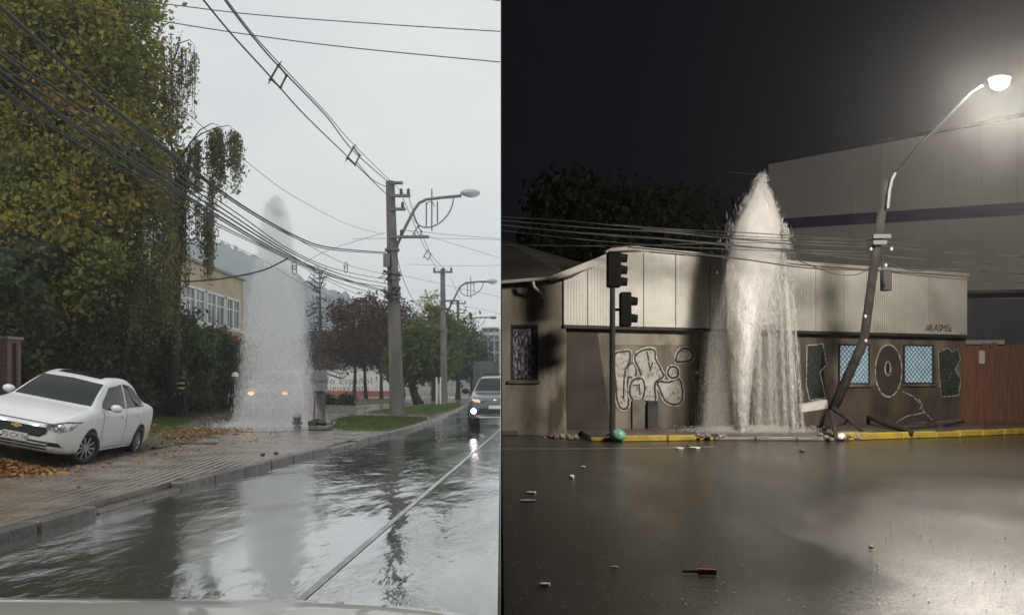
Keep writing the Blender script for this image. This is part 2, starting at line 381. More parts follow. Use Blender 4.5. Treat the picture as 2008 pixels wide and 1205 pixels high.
blades('grass', [(-14.5, 24), (-9.8, 21.5), (-10.6, 25), (-12.6, 31), (-13.2, 38), (-14.5, 38)], bank_z, 12000, .12, label='rough grass along the foot of the dark hedge')
blades('grass', [(-11, 16), (-8, 16), (-8.2, 19), (-10, 22), (-12, 22)], bank_z, 5000, .10, label='rough grass behind the white car')
m_fall = leaf_mat('fallen_leaves', [(0, (0.09, 0.045, 0.018)), (.35, (0.22, 0.10, 0.03)), (.7, (0.38, 0.20, 0.055)), (1, (0.45, 0.31, 0.10))], .1, 2.0, .75)
def leaves_on(name, n, cx, cy, rx, ry, zf, size, label, gauss=True, lift=.02, pile=0.0):
    q = RNG.normal(0, .5, (n, 2)) if gauss else RNG.uniform(-1, 1, (n, 2))
    X, Y = cx+q[:, 0]*rx, cy+q[:, 1]*ry
    z = zf(X, Y)+RNG.uniform(0, lift, n)+.008 + pile*np.exp(-(q**2).sum(1)*2.2)*RNG.uniform(.4, 1, n)
    c = np.c_[X, Y, z]; a = RNG.normal(0, 1, (n, 3)); a[:, 2] *= .35; a /= np.linalg.norm(a, axis=1)[:, None]
    b = RNG.normal(0, 1, (n, 3)); b[:, 2] *= .35; b -= (a*b).sum(1)[:, None]*a; b /= np.linalg.norm(b, axis=1)[:, None]
    s = (RNG.uniform(.6, 1.2, n)*size)[:, None]
    V = np.stack([c-a*s, c+b*s*.6, c+a*s, c-b*s*.6], 1).reshape(-1, 3)
    o = np_mesh(name, V, 4, m_fall); tag(o, label, 'leaves', kind='stuff'); return o
leaves_on('fallen_leaves', 3000, -7.45, 11.25, .62, .42, bank_z, .036, 'heap of orange fallen leaves below the white car bumper', pile=.16)
leaves_on('fallen_leaves', 2600, -9.6, 19.6, 2.2, 2.6, bank_z, .045, 'yellow brown leaves strewn behind the white car', False)
leaves_on('fallen_leaves', 900, -8.8, 16.5, 3.0, 5, bank_z, .042, 'scattered brown leaves on the verge round the parked car', False)
leaves_on('fallen_leaves', 70, -6.1, 14.0, .9, 5, lambda X, Y: 0*X+.1, .03, 'few wet leaves stuck to the striped pavement', False, lift=.003)
# mud washed off the verge
m_mud = mat('mud', (0.035, 0.028, 0.02), (0.07, 0.055, 0.04), 6, 0.4, .6, 20)
mb = MB()
for i in range(34):
    t = random.random(); p = Vector((-7.0-.9*t+random.gauss(0, .3), 15.5+t*4.5+random.gauss(0, .4), .1))
    mb.ell(p, (random.uniform(.05, .22), random.uniform(.05, .25), random.uniform(.015, .05)), 8, 4, jit=.25)
tag(mb.build('mud', m_mud, smooth=True), 'dark clods of mud washed onto the pavement edge', 'mud', kind='stuff')
# ------------------------------------------------------------------ hills far off and the building site
def hills():
    ridge = [(-2500, 400), (-600, 430), (0, 455), (330, 468), (430, 476), (480, 492), (520, 518), (590, 543), (660, 572), (720, 592), (800, 622), (900, 640), (1000, 652), (1200, 668)]
    rp = np.array(ridge, float)
    px = np.linspace(-700, 1040, 260); ry = np.interp(px, rp[:, 0], rp[:, 1]) + 2.2*np.sin(px*.11) + 1.6*np.sin(px*.31+1) + RNG.normal(0, 1.0, len(px))
    V = []; rows = 16
    for j in range(rows):
        t = j/(rows-1); Y = 300 + 300*t
        Zr = CH + (HY-ry)/F*600
        z = -2 + (Zr+2)*(t**1.15) + (RNG.normal(0, 1.2, len(px)) if 0 < j else 0)
        V.append(np.c_[(px-CX)/F*Y, np.full(len(px), Y), z])
    V.append(V[-1]*[1, 1, 0] + [0, 60, -3])
    V = np.concatenate(V); nx = len(px); ny = rows+1
    i = (np.arange(nx-1)[None, :] + nx*np.arange(ny-1)[:, None]).ravel()
    m = mat('wooded_hill_hazed', (0.022, 0.048, 0.065), (0.045, 0.08, 0.095), .06, 0.9, 0.0)  # blue of distant hazy air is put into the hill colour
    o = np_mesh_idx('hills', V, np.stack([i, i+1, i+nx+1, i+nx], 1), m, smooth=True); tag(o, kind='structure')
hills()
# ------------------------------------------------------------------ trees
m_bark = mat('bark', (0.035, 0.028, 0.022), (0.07, 0.058, 0.045), 8, 0.9, 0.6, 40, stretch=(1, 1, .3))
m_bark_pale = mat('bark_grey', (0.06, 0.05, 0.04), (0.11, 0.095, 0.08), 8, 0.9, 0.5, 40, stretch=(1, 1, .3))
def leaf_quads(c, size, aspect=.6, droop=0.0):
    n = len(c); a = RNG.normal(0, 1, (n, 3)); a[:, 2] -= droop; a /= np.linalg.norm(a, axis=1)[:, None]
    b = RNG.normal(0, 1, (n, 3)); b -= (a*b).sum(1)[:, None]*a; b /= np.linalg.norm(b, axis=1)[:, None]
    s = (RNG.gamma(4, .25, n).clip(.35, 1.6)*size)[:, None]
    return np.stack([c-a*s, c+b*s*aspect, c+a*s, c-b*s*aspect], 1).reshape(-1, 3)
def crown_pts(ells, n, nclump, sig, shell=.55, cut=None):
    """ells: (centre, radii, weight); clumps sit mostly near the skin of each lobe"""
    w = np.array([e[2] for e in ells], float); w /= w.sum()
    cl = []
    for e, k in zip(ells, RNG.multinomial(nclump, w)):
        d = RNG.normal(0, 1, (k, 3)); d /= np.linalg.norm(d, axis=1)[:, None]
        r = RNG.uniform(shell**3, 1, k)**(1/3)
        r *= 1+.16*np.sin(d[:, 0]*7+e[0][0])*np.sin(d[:, 2]*6+d[:, 1]*5)
        cl.append(np.array(e[0])+d*r[:, None]*np.array(e[1]))
    cl = np.concatenate(cl)
    idx = RNG.integers(0, len(cl), n); sg = sig*RNG.uniform(.6, 1.5, len(cl))
    p = cl[idx]+RNG.normal(0, 1, (n, 3))*sg[idx][:, None]*[1, 1, .8]
    if cut is not None: p = p[cut(p)]
    return p, cl
def tube_path(a, b, bend, n=5):
    a, b = Vector(a), Vector(b); out = []
    o = Vector((random.gauss(0, 1), random.gauss(0, 1), random.gauss(0, .4)))*bend
    for i in range(n+1):
        t = i/n; out.append(a.lerp(b, t)+o*math.sin(math.pi*t))
    return out
def tree(name, label, base, th, tr, ells, n, nclump, sig, leafm, leafsize, limbs=9, bark=None, group=None, shell=.55, cut=None, twigs=True, droop=0.2, cat='tree', lean=(0, 0)):
    r = empty(name, base); tag(r, label, cat, group)
    B = Vector(base); bark = bark or m_bark
    p, cl = crown_pts(ells, n, nclump, sig, shell, cut)
    mb = MB(); top = Vector((lean[0], lean[1], th)); path = tube_path((0, 0, -.1), top, tr*.6, 6)
    mb.tube(path, [tr*(1.25 if i == 0 else 1-.55*i/6) for i in range(7)], 9)
    cloc = cl-np.array(B)
    for i in range(limbs):
        t = cloc[random.randrange(len(cloc))]; s = path[random.randrange(3, 7)]
        pp = tube_path(s, t, .25, 5); mb.tube(pp, [tr*.42*(1-.8*k/5) for k in range(6)], 6, False)
        if twigs:
            for _ in range(3):
                t2 = cloc[random.randrange(len(cloc))]
                if (Vector(t2)-pp[3]).length < 4: mb.tube(tube_path(pp[3], t2, .15, 3), [tr*.16, tr*.12, tr*.08, tr*.03], 4, False)
    mb.build('trunk', bark, r, smooth=True)
    V = leaf_quads(p-np.array(B), leafsize, .62, droop)
    o = np_mesh('crown', V, 4, leafm, r); return r
lm_aut = leaf_mat('autumn_leaves', [(0, (0.10, 0.135, 0.045)), (.42, (0.20, 0.22, 0.06)), (.66, (0.34, 0.30, 0.07)), (.88, (0.52, 0.35, 0.07)), (1, (0.46, 0.17, 0.05))], .5, .33, .5)
lm_hedge = leaf_mat('hedge_leaves', [(0, (0.042, 0.062, 0.032)), (.6, (0.075, 0.10, 0.042)), (1, (0.14, 0.14, 0.055))], .35, .6, .6)
lm_weep = leaf_mat('weeping_leaves', [(0, (0.10, 0.125, 0.05)), (.6, (0.19, 0.19, 0.075)), (1, (0.30, 0.25, 0.10))], .55, .5, .6)
lm_red = leaf_mat('purple_leaves', [(0, (0.030, 0.020, 0.018)), (.5, (0.075, 0.035, 0.026)), (1, (0.15, 0.065, 0.035))], .3, .4, .6)
lm_green = leaf_mat('street_leaves', [(0, (0.03, 0.05, 0.014)), (.55, (0.075, 0.105, 0.022)), (.85, (0.14, 0.15, 0.03)), (1, (0.24, 0.17, 0.035))], .35, .35, .55)
lm_dark = leaf_mat('dark_leaves', [(0, (0.014, 0.024, 0.014)), (1, (0.04, 0.055, 0.025))], .25, .5, .7)
# the tall tree that fills the left of the frame (frame edge cuts it)
tree('autumn_tree', 'tall broad tree with yellow green autumn leaves behind the white car', (-15.4, 26.5, .2), 9, .42,
     [((-15.9, 26.5, 10.0), (4.1, 3.4, 4.2), 3), ((-15.1, 25.5, 13.4), (3.3, 3.0, 3.4), 2.2), ((-18.5, 26, 13), (3.5, 3, 4.5), 2), ((-17.0, 25, 6.4), (3.2, 2.4, 3.0), 1.6), ((-13.6, 25.6, 8.6), (1.8, 2.2, 2.8), 1.0), ((-14.8, 24.0, 5.6), (2.3, 1.5, 2.3), 1.1)],
     175000, 2100, .34, lm_aut, .078, limbs=26, shell=.45)
# weeping tree: arching boughs with hanging strands
def weeping():
    r = empty('weeping_tree', (-13.0, 29.5, .1)); tag(r, 'weeping tree with long hanging strands of small leaves beside the jet', 'tree')
    B = np.array((-13.0, 29.5, .1)); mb = MB(); B3 = Vector(B)
    mb.tube([Vector((-.2, .2, -.1)), Vector((0, 0, 4)), Vector((.3, -.2, 8)), Vector((.9, -.6, 10.2))], [.24, .2, .13, .08], 8)
    P = []
    def strand(p, L, dens=30, w=.075):
        n = int(L*dens); t = RNG.uniform(0, 1, n); s = RNG.uniform(0, 6.28)
        wd = w*(.5+.9*np.sin(np.clip(t, 0.05, 1)*np.pi)**.6)
        q = np.c_[p[0]+.10*np.sin(t*3+s)*t+RNG.normal(0, 1, n)*wd, p[1]+RNG.normal(0, 1, n)*wd, p[2]-t*L]
        P.append(q)
        mb.tube([Vector(p)-B3, Vector((p[0]+.02, p[1], p[2]-L*.5))-B3, Vector((p[0]+.03*math.sin(s), p[1], p[2]-L))-B3], [.012, .008, .004], 3, False)
    def bough(pts, r0):
        mb.tube([Vector(p)-B3 for p in pts], [r0*(1-.8*i/(len(pts)-1)) for i in range(len(pts))], 6, False)
    Yw = 27.0
    # the free bough with four bunches seen against the sky
    bough([at(350, 320, Yw), at(372, 282, Yw), at(392, 255, Yw), at(415, 242, Yw), at(432, 246, Yw)], .035)
    bough([at(372, 280, Yw), at(395, 262, Yw), at(425, 250, Yw), at(448, 246, Yw), at(464, 258, Yw), at(468, 275, Yw)], .025)
    bough([at(355, 290, Yw), at(362, 270, Yw), at(380, 268, Yw)], .02)
    for (px, py, ln, k) in [(424, 252, 125, 26), (414, 262, 100, 12), (432, 254, 150, 12), (462, 262, 118, 22), (454, 256, 90, 8), (388, 272, 130, 16), (382, 285, 110, 9), (356, 300, 230, 15), (362, 330, 250, 14), (408, 420, 140, 16), (412, 350, 210, 12), (400, 400, 130, 8), (384, 390, 100, 9), (345, 350, 190, 12), (330, 380, 250, 14)]:
        for i in range(k):
            p = at(px+random.gauss(0, 4.2), py+random.uniform(-4, 14), Yw+random.gauss(0, .25)); strand(p, ln/F*Yw*random.uniform(.55, 1.0))
    # fine twigs left of the bough, and the curtain under the tall tree
    for i in range(70):
        px = random.uniform(318, 385); p = at(px, random.uniform(70, 200) if px < 352 else random.uniform(80, 130), Yw+random.gauss(0, .4)); strand(p, random.uniform(.7, 2.6), 22, .05)
    for i in range(150):
        px = random.uniform(195, 350); p = at(px, random.uniform(330, 520), 26.0+random.gauss(0, .8)); strand(p, random.uniform(1.6, 4.2), 34, .07)
    bough([at(340, 120, Yw), at(352, 85, Yw), at(372, 78, Yw), at(386, 95, Yw)], .03)
    for i in range(9):
        a = at(300+random.uniform(-20, 40), random.uniform(200, 420), Yw); bough([Vector((-12.6, 29.2, 6+.4*i)), a.lerp(Vector((-12.6, 29.2, 7)), .4)+Vector((0, 0, .5)), a], .05)
    mb.build('trunk', m_bark, r, smooth=True)
    np_mesh('crown', leaf_quads(np.concatenate(P)-B, .048, .5, 1.2), 4, lm_weep, r)
weeping()
# clipped ivy hedge along the property line
def hedge():
    r = empty('hedge', (-14.6, 30, 0)); tag(r, 'dark ivy covered hedge running behind the white car', 'hedge')
    n = 62000; Y = RNG.uniform(18, 45, n); hgt = 3.4+.5*np.sin(Y*.55)+.35*np.sin(Y*1.7+1)+np.where(Y < 27, 1.6, 0)-np.where(Y > 33, .5, 0)
    side = RNG.uniform(0, 1, n); X = np.where(side < .62, -13.9+.35*np.sin(Y*2.1)+RNG.normal(0, .18, n), RNG.uniform(-15.2, -13.7, n))
    Z = np.where(side < .62, RNG.uniform(.05, 1, n)*hgt, hgt+RNG.normal(0, .25, n))
    X += .22*np.sin(Z*3.1+Y*1.3)
    np_mesh('foliage', leaf_quads(np.c_[X+14.6, Y-30, Z], .085, .7, .3), 4, lm_hedge, r)
    mb = MB()
    for i in range(26):
        y = -12+i*1.03; mb.tube([(.2+random.gauss(0, .1), y, -.05), (.1, y+.1, 1.6), (random.gauss(0, .2), y+random.gauss(0, .3), 3.2)], [.06, .045, .02], 5)
    mb.box((-.35, -12, 0), (-.1, 15, 2.6)); mb.build('stem', m_bark, r)
hedge()
tree('hedge_shrub', 'leafy mid green shrub rising above the hedge before the yellow building', (-14.2, 30, 0), 3, .1,
     [((-14.0, 31.5, 3.6), (.8, 1.4, 1.1), 1), ((-14.2, 28.6, 4.4), (1.0, 2.0, 1.7), 1)], 9000, 160, .28, leaf_mat('shrub_leaves', [(0, (.03, .055, .02)), (1, (.10, .13, .045))], .3, .5, .6), .085, limbs=8, cat='shrub')
# street trees down the road
red_lab = ['purple leaved tree nearest the jet in front of the white wall', 'purple leaved tree in the middle of the row before the white wall', 'purple leaved tree beside the nearest pole']
for i, (px, pb, Y, top, wd) in enumerate([(693, 783, 62, 572, 52), (718, 783, 65, 585, 44), (748, 782, 63, 590, 40)]):
    b = at(px, HY+CH*F/Y, Y); cz = at(px, (top+716)/2, Y).z; rz = (716-top)/2/F*Y; rx = wd/F*Y
    tree('purple_tree', red_lab[i], (b.x, Y, .1), cz-.5, .16, [((b.x, Y, cz), (rx, rx, rz), 2), ((b.x-.5*rx, Y, cz-.5*rz), (rx*.8, rx*.8, rz*.5), 1), ((b.x+.5*rx, Y, cz-.4*rz), (rx*.7, rx*.7, rz*.5), 1)],
         6500, 150, .33, lm_red, .13, limbs=14, group='purple leaved trees before the white wall')
grn = [('broad green street tree with a thick trunk behind the nearest pole', 822, 49, 640, 48, lm_green), ('green street tree with yellowing crown just left of the second pole', 852, 58, 600, 42, lm_green),
       ('round green street tree right of the second pole', 898, 66, 622, 44, lm_green), ('far green street tree at the end of the row', 925, 85, 655, 30, lm_green), ('tall orange tipped tree behind the street trees', 848, 95, 572, 34, lm_aut),
       ('dark evergreen tree behind the nearest pole', 790, 75, 590, 40, lm_dark)]
for (lab, px, Y, top, wd, lm) in grn:
    b = at(px, 780, Y); zt = at(px, top, Y).z; zb = at(px, 742, Y).z; cz = (zt+zb)/2; rz = (zt-zb)/2; rx = wd/F*Y
    cut = lambda p: p[:, 0] < part_x(p[:, 1])-.25
    tree('street_tree', lab, (b.x, Y, .1), cz, .30 if Y < 52 else .22, [((b.x, Y, cz), (rx, rx, rz), 2), ((b.x-.45*rx, Y-.4, cz-.45*rz), (rx*.75, rx*.75, rz*.55), 1.2), ((b.x+.45*rx, Y-.3, cz-.3*rz), (rx*.75, rx*.75, rz*.6), 1.2)],
         11000 if Y < 70 else 6000, 200, .36, lm, .14, limbs=12, group='street trees', cut=cut)
# bare conifer with drooping tiers
def monkey_tree():
    Y = 72; b = at(627, 780, Y); r = empty('bare_conifer', (b.x, Y, .1)); tag(r, 'sparse bare conifer with upcurved arms behind the jet', 'tree')
    H = at(627, 522, Y).z; mb = MB(); mb.tube([(0, 0, -.1), (.05, 0, H*.6), (0, 0, H*.96)], [.2, .14, .03], 7)
    for i in range(22):
        z = H*(.18+.036*i); L = 2.7*(1-.03*i)*random.uniform(.7, 1.1)
        for k in range(5):
            a = random.uniform(0, 6.28); d = Vector((math.cos(a), math.sin(a), 0))
            sg = 1 if i > 16 else -1
            pts = [Vector((0, 0, z)), d*L*.4+Vector((0, 0, z-.1*sg*-1)), d*L*.8+Vector((0, 0, z+sg*.45)), d*L+Vector((0, 0, z+sg*.25+.35))]
            mb.tube(pts, [.06, .045, .035, .015], 4, False)
            for q in range(3):
                s = pts[1].lerp(pts[3], random.random()); mb.tube([s, s+Vector((random.gauss(0, .3), random.gauss(0, .3), random.uniform(-.5, .1)))], [.03, .01], 3, False)
    mb.build('trunk', mat('bare_branch', (.045, .05, .05), (.07, .07, .07), 4, .9), r)
monkey_tree()
tree('background_tree', 'grey green tree behind the jet and the bare conifer', tuple(at(612, 779, 84)*1), 4, .2,
     [(tuple(at(600, 690, 84)), (3.2, 2.5, 2.2), 1), (tuple(at(640, 700, 84)), (3, 2.5, 2), 1)], 5000, 120, .4, lm_dark, .16)
# low clipped shrubs by the sign wall
for i, (px, py, w) in enumerate([(640, 789, 12), (678, 789, 17)]):
    p = gp(px, py+5, .1); rr = empty('clipped_shrub', (p.x, p.y, .1)); tag(rr, ['small clipped shrub next to the grey roadside sign', 'wide clipped shrub in front of the white sign wall'][i], 'shrub', 'clipped shrubs')
    q, _ = crown_pts([((0, 0, .3), (w/F*p.y, .6, .32), 1)], 2200, 60, .1, .5); q = q[q[:, 2] > 0]
    np_mesh('foliage', leaf_quads(q, .06, .7), 4, lm_dark, rr)
    MB().tube([(0, 0, -.04), (0, 0, .35)], [.05, .03], 6).build('stem', m_bark, rr)
# ------------------------------------------------------------------ buildings of the day street
m_cream = mat('cream_plaster', (0.38, 0.325, 0.225), (0.48, 0.42, 0.30), .8, 0.85, 0.15, 20)
m_white = mat('white_paint', (0.62, 0.63, 0.62), (0.78, 0.78, 0.76), 1.2, 0.6, 0.1, 15)
m_redtile = mat('red_tile', (0.20, 0.075, 0.05), (0.30, 0.12, 0.08), 5, 0.7, .3, 20)
m_glass = mat('window_glass', (0.10, 0.125, 0.145), (0.20, 0.235, 0.26), 1.1, 0.08, spec=.7)
m_brick = mat('brown_brick', (0.16, 0.095, 0.075), (0.23, 0.14, 0.11), 9, 0.85, .3, 40)
m_mortar = mat('mortar', (0.20, 0.185, 0.17), (0.27, 0.25, 0.23), 9, 0.9)
def yellow_building():
    r = empty('yellow_building', (-17.0, 36, 0)); tag(r, 'pale yellow two storey building behind the hedge', 'building')
    MB().box((-6, -9, 0), (0, 12.4, 7.9)).build('wall', m_cream, r)
    rf = MB().box((-6.2, -9.2, 7.9), (.12, 12.6, 8.05)).build('roof', mat('roof_edge', (.22, .22, .21), (.3, .3, .29), 3), r)
    # band of windows
    for i, (y0, y1) in enumerate([(-5.2, -2.5), (-2.3, .4), (.6, 3.3), (3.5, 6.2), (6.4, 9.1), (9.3, 11.6)]):
        w = MB()
        for a, b in ((y0, y0+.14), (y1-.14, y1), ((y0+y1)/2-.1, (y0+y1)/2+.1)): w.box((-.02, a, 4.75), (.1, b, 6.5))
        w.box((-.02, y0, 4.66), (.12, y1, 4.8)); w.box((-.02, y0, 6.45), (.1, y1, 6.58))
        wo = w.build('window', m_white, r)
        for a, b in ((y0+.14, (y0+y1)/2-.1), ((y0+y1)/2+.1, y1-.14)):
            MB().box((-.04, a, 4.8), (.02, b, 6.45)).build('pane', m_glass, wo)
            mm = MB(); mm.box((.02, a+(b-a)*.48, 4.8), (.05, a+(b-a)*.54, 6.45)); mm.box((.022, a, 5.85), (.048, b, 5.92)); mm.build('glazing_bar', m_white, wo)
    MB().add([(0, -6, 4.45), (0, 12.3, 4.45), (.9, 12.3, 4.0), (.9, -6, 4.0), (0, -6, 4.32), (0, 12.3, 4.32), (.9, 12.3, 3.87), (.9, -6, 3.87)],
             [(3, 2, 1, 0), (4, 5, 6, 7), (0, 1, 5, 4), (1, 2, 6, 5), (2, 3, 7, 6), (3, 0, 4, 7)]).build('awning', m_redtile, r)
    MB().box((-.01, -9, 4.56), (.06, 12.4, 4.66)).build('sill', m_white, r)
yellow_building()
def text(name, body, size, m, loc, rot, parent, ext=.004, align='LEFT', sx=1.0, shear=0):
    cu = bpy.data.curves.new(name, 'FONT'); cu.body = body; cu.size = size; cu.extrude = ext; cu.align_x = align; cu.space_character = sx; cu.shear = shear
    cu.resolution_u = 3
    t = bpy.data.objects.new(name, cu); C.objects.link(t); bpy.context.view_layer.update()
    me = bpy.data.meshes.new_from_object(t.evaluated_get(bpy.context.evaluated_depsgraph_get())); bpy.data.objects.remove(t); me.materials.clear()
    o = link(name, me, m, parent); o.location = loc; o.rotation_euler = rot; return o
m_ink = mat('sign_letter_grey', (0.20, 0.21, 0.22), rough=.6)
def sign_wall():
    Y = 80.0; a, b = at(590, 778, Y), at(768, 778, Y)
    r = empty('sign_wall', (a.x, Y, 0)); tag(r, 'long white wall with red base and grey lettering behind the trees', 'wall')
    W_ = b.x-a.x; zt, zr = at(0, 727, Y).z, at(0, 766, Y).z
    MB().box((0, 0, zr), (W_, .25, zt)).build('wall_panel', m_white, r)
    MB().box((-.05, -.04, -.05), (W_+.05, .29, zr)).build('wall_base', mat('red_paint', (.30, .085, .06), (.36, .12, .09), 3, .7), r)
    MB().box((-.03, -.03, zt), (W_+.03, .28, zt+.08)).build('coping', m_white, r)
    k = F/Y
    text('lettering', 'Estadio Español', 1.02, m_ink, ((646-14-590-38)/k, -.012, zt-1.35), (math.pi/2, 0, 0), r, .01, sx=1.12)
    text('lettering', 'Chiguayante', .98, m_ink, ((646-590-24)/k, -.012, zt-2.1), (math.pi/2, 0, 0), r, .01, sx=1.12)
sign_wall()
def far_block():
    Y = 150; r = empty('unfinished_block', at(944, HY+14, Y)); tag(r, 'unfinished concrete block under scaffolding far down the road', 'building')
    z0 = r.location.z; r.location.z = 0; mb = MB()
    x1 = part_x(150)-.4-r.location.x
    for i in range(5): mb.box((0, 0, 2.6+i*2.4), (x1, 10, 2.9+i*2.4))
    mb.build('floor_slab', mat('raw_concrete', (.22, .23, .24), (.3, .3, .31), 1, .9), r)
    MB().box((.3, 1.5, 0), (x1-.1, 9, 11)).build('core', mat('dark_void', (.06, .065, .07), (.09, .09, .1), 1, .9), r)
    for i in range(4): MB().box((i*1.2, .1, 0), (i*1.2+.25, .4, 12.3)).build('column', MATS['raw_concrete'], r)
far_block()
def grey_hoarding():
    Y = 62; a = at(928, 0, Y); r = empty('grey_hoarding', (a.x, Y, 0)); tag(r, 'dark grey site hoarding beside the far road', 'fence')
    x1 = part_x(Y)-.15-a.x; n = 4
    for i in range(n): MB().box((x1*i/n+.01, 0, 0), (x1*(i+1)/n-.01, .06, at(0, 708, Y).z)).build('panel', mat('hoarding_grey', (.07, .08, .09), (.11, .12, .13), 2, .6), r)
grey_hoarding()
# brick gate pillar at the left edge of the frame, brick by brick
def brick_pillar():
    Y = 20.3; a = at(-26, 800, Y); r = empty('brick_pillar', (a.x, Y, 0)); tag(r, 'brown brick gate pillar at the left edge behind the white car', 'pillar')
    W_ = (15+26)/F*Y; H = at(0, 664, Y).z
    MB().box((.012, .012, -.05), (W_-.012, W_-.012, H)).build('core', m_mortar, r)
    me = MB().box((0, 0, 0), (W_/2-.012, W_/2, .20)).mesh('brick'); me.materials.append(m_brick)
    z = 0; row = 0
    while z+.21 < H:
        for (x, y) in ((0, 0), (W_/2+.006, 0), (0, W_/2+.006), (W_/2+.006, W_/2+.006)):
            o = bpy.data.objects.new('brick', me); C.objects.link(o); o.parent = r; o.location = (x+random.uniform(-.004, .004), y+random.uniform(-.004, .004), z+.012)
        z += .215; row += 1
    MB().box((-.05, -.05, H), (W_+.05, W_+.05, H+.07)).build('cap', m_mortar, r)
    MB().box((W_+.01, .2, -.05), (W_+.09, .28, H-.1)).build('gate_post', mat('dark_steel', (.03, .03, .03), (.05, .05, .05), 5, .6), r)
brick_pillar()
# ------------------------------------------------------------------ poles, lamps, wires of the day street
m_pole = mat('weathered_concrete', (0.10, 0.098, 0.092), (0.17, 0.165, 0.155), 2.5, 0.85, .25, 30, stretch=(1, 1, .25))
m_steel = mat('grey_steel', (0.10, 0.105, 0.11), (0.16, 0.165, 0.17), 4, 0.5, metal=.4)
m_wire = mat('black_cable', (0.022, 0.022, 0.024), rough=.55)
m_insul = mat('brown_insulator', (0.06, 0.045, 0.04), rough=.25)
m_lamp = mat('lamp_housing', (0.32, 0.36, 0.39), (0.40, 0.43, 0.46), 3, .4)
def pole(label, Y, px, pt, pxt, r0, r1, arms, hasbox=True):
    b = at(px, HY+(CH-.1)*F/Y, Y); t = at(pxt, pt, Y); r = empty('utility_pole', (b.x, Y, .1)); tag(r, label, 'utility pole', 'utility poles along the day street')
    d = t-b; mb = MB(); n = 8
    mb.tube([(d.x*i/n, 0, d.z*i/n-.1*(i == 0)) for i in range(n+1)], [r0+(r1-r0)*i/n for i in range(n+1)], 4 if Y < 35 else 8)
    mb.build('post', m_pole, r, smooth=False)
    k = Y/F
    for (py, x0, x1, ins) in arms:
        z = at(0, py, Y).z-.1; cx = d.x*(z/d.z)
        a = MB().box((cx+x0*k, -.07-r1, z-.05), (cx+x1*k, .05-r1, z+.05)).build('crossarm', m_steel, r)
        for q in ins:
            MB().lathe([(.02, -.02), (.05, .02), (.075, .08), (.04, .11), (.075, .15), (.05, .2), (.02, .24)], 8, Matrix.Translation((cx+q*k, -.01-r1, z+.05))).build('insulator', m_insul, a, smooth=True)
    return r, b, d, k
def bands(r, d, zs, rad):
    for z in zs:
        cx = d.x*z/d.z; MB().tube([(cx, 0, z-.05), (cx, 0, z+.05)], rad, 8).build('clamp_band', m_steel, r)
pr1, pb1, pd1, k1 = pole('nearest tall square concrete pole carrying a curved lamp arm', 30.0, 779, 355, 765, .30, .17,
     [(361, 0, 26, ()), (386, 0, 40, (22, 36)), (412, 0, 30, (24,)), (466, -2, 74, (20,))])
bands(pr1, pd1, [at(0, p, 30).z for p in (495, 540, 552, 580, 588)], .29)
mb = MB()
for i in range(16):
    z = at(0, random.uniform(535, 592), 30).z; x = pd1.x*z/pd1.z
    mb.ell((x+random.uniform(-.35, .3), -.25+random.uniform(-.1, .1), z), (.07, .07, .06), 7, 4)
    a = Vector((x-.25, -.25, z)); mb.tube([a, a+Vector((random.uniform(-.3, .1), -.15, -.12)), a+Vector((.15, -.1, random.uniform(-.25, -.1))), a+Vector((.3, 0, .05))], .016, 4, False)
mb.build('cable_joint', m_wire, pr1)
MB().box((-.5, -.32, 5.85), (-.25, -.12, 6.35)).build('junction_box', m_steel, pr1)
pr2, pb2, pd2, k2 = pole('second pole down the road with twin insulators on top', 46.7, 871, 527, 868, .22, .14,
     [(534, -18, 20, (-16, 2, 17)), (590, -4, 28, ())])
bands(pr2, pd2, [3.2, 4.6, 5.9], .24)
for i, dx in enumerate((-.45, -.2)):   # white-painted guards at its foot
    MB().tube([(dx, -.1, -.1), (dx, -.1, 1.7)], .05, 7).build('guard_tube', m_white, pr2)
pr3, pb3, pd3, k3 = pole('third pole with two crossarms far along the road', 72.0, 899, 588, 898, .2, .13, [(595, -16, 16, (-14, 0, 14)), (614, -10, 14, (-9, 12))])
pr4, pb4, pd4, k4 = pole('farthest thin pole near the unfinished block', 110.0, 930, 640, 930, .18, .12, [(645, -8, 8, ())])
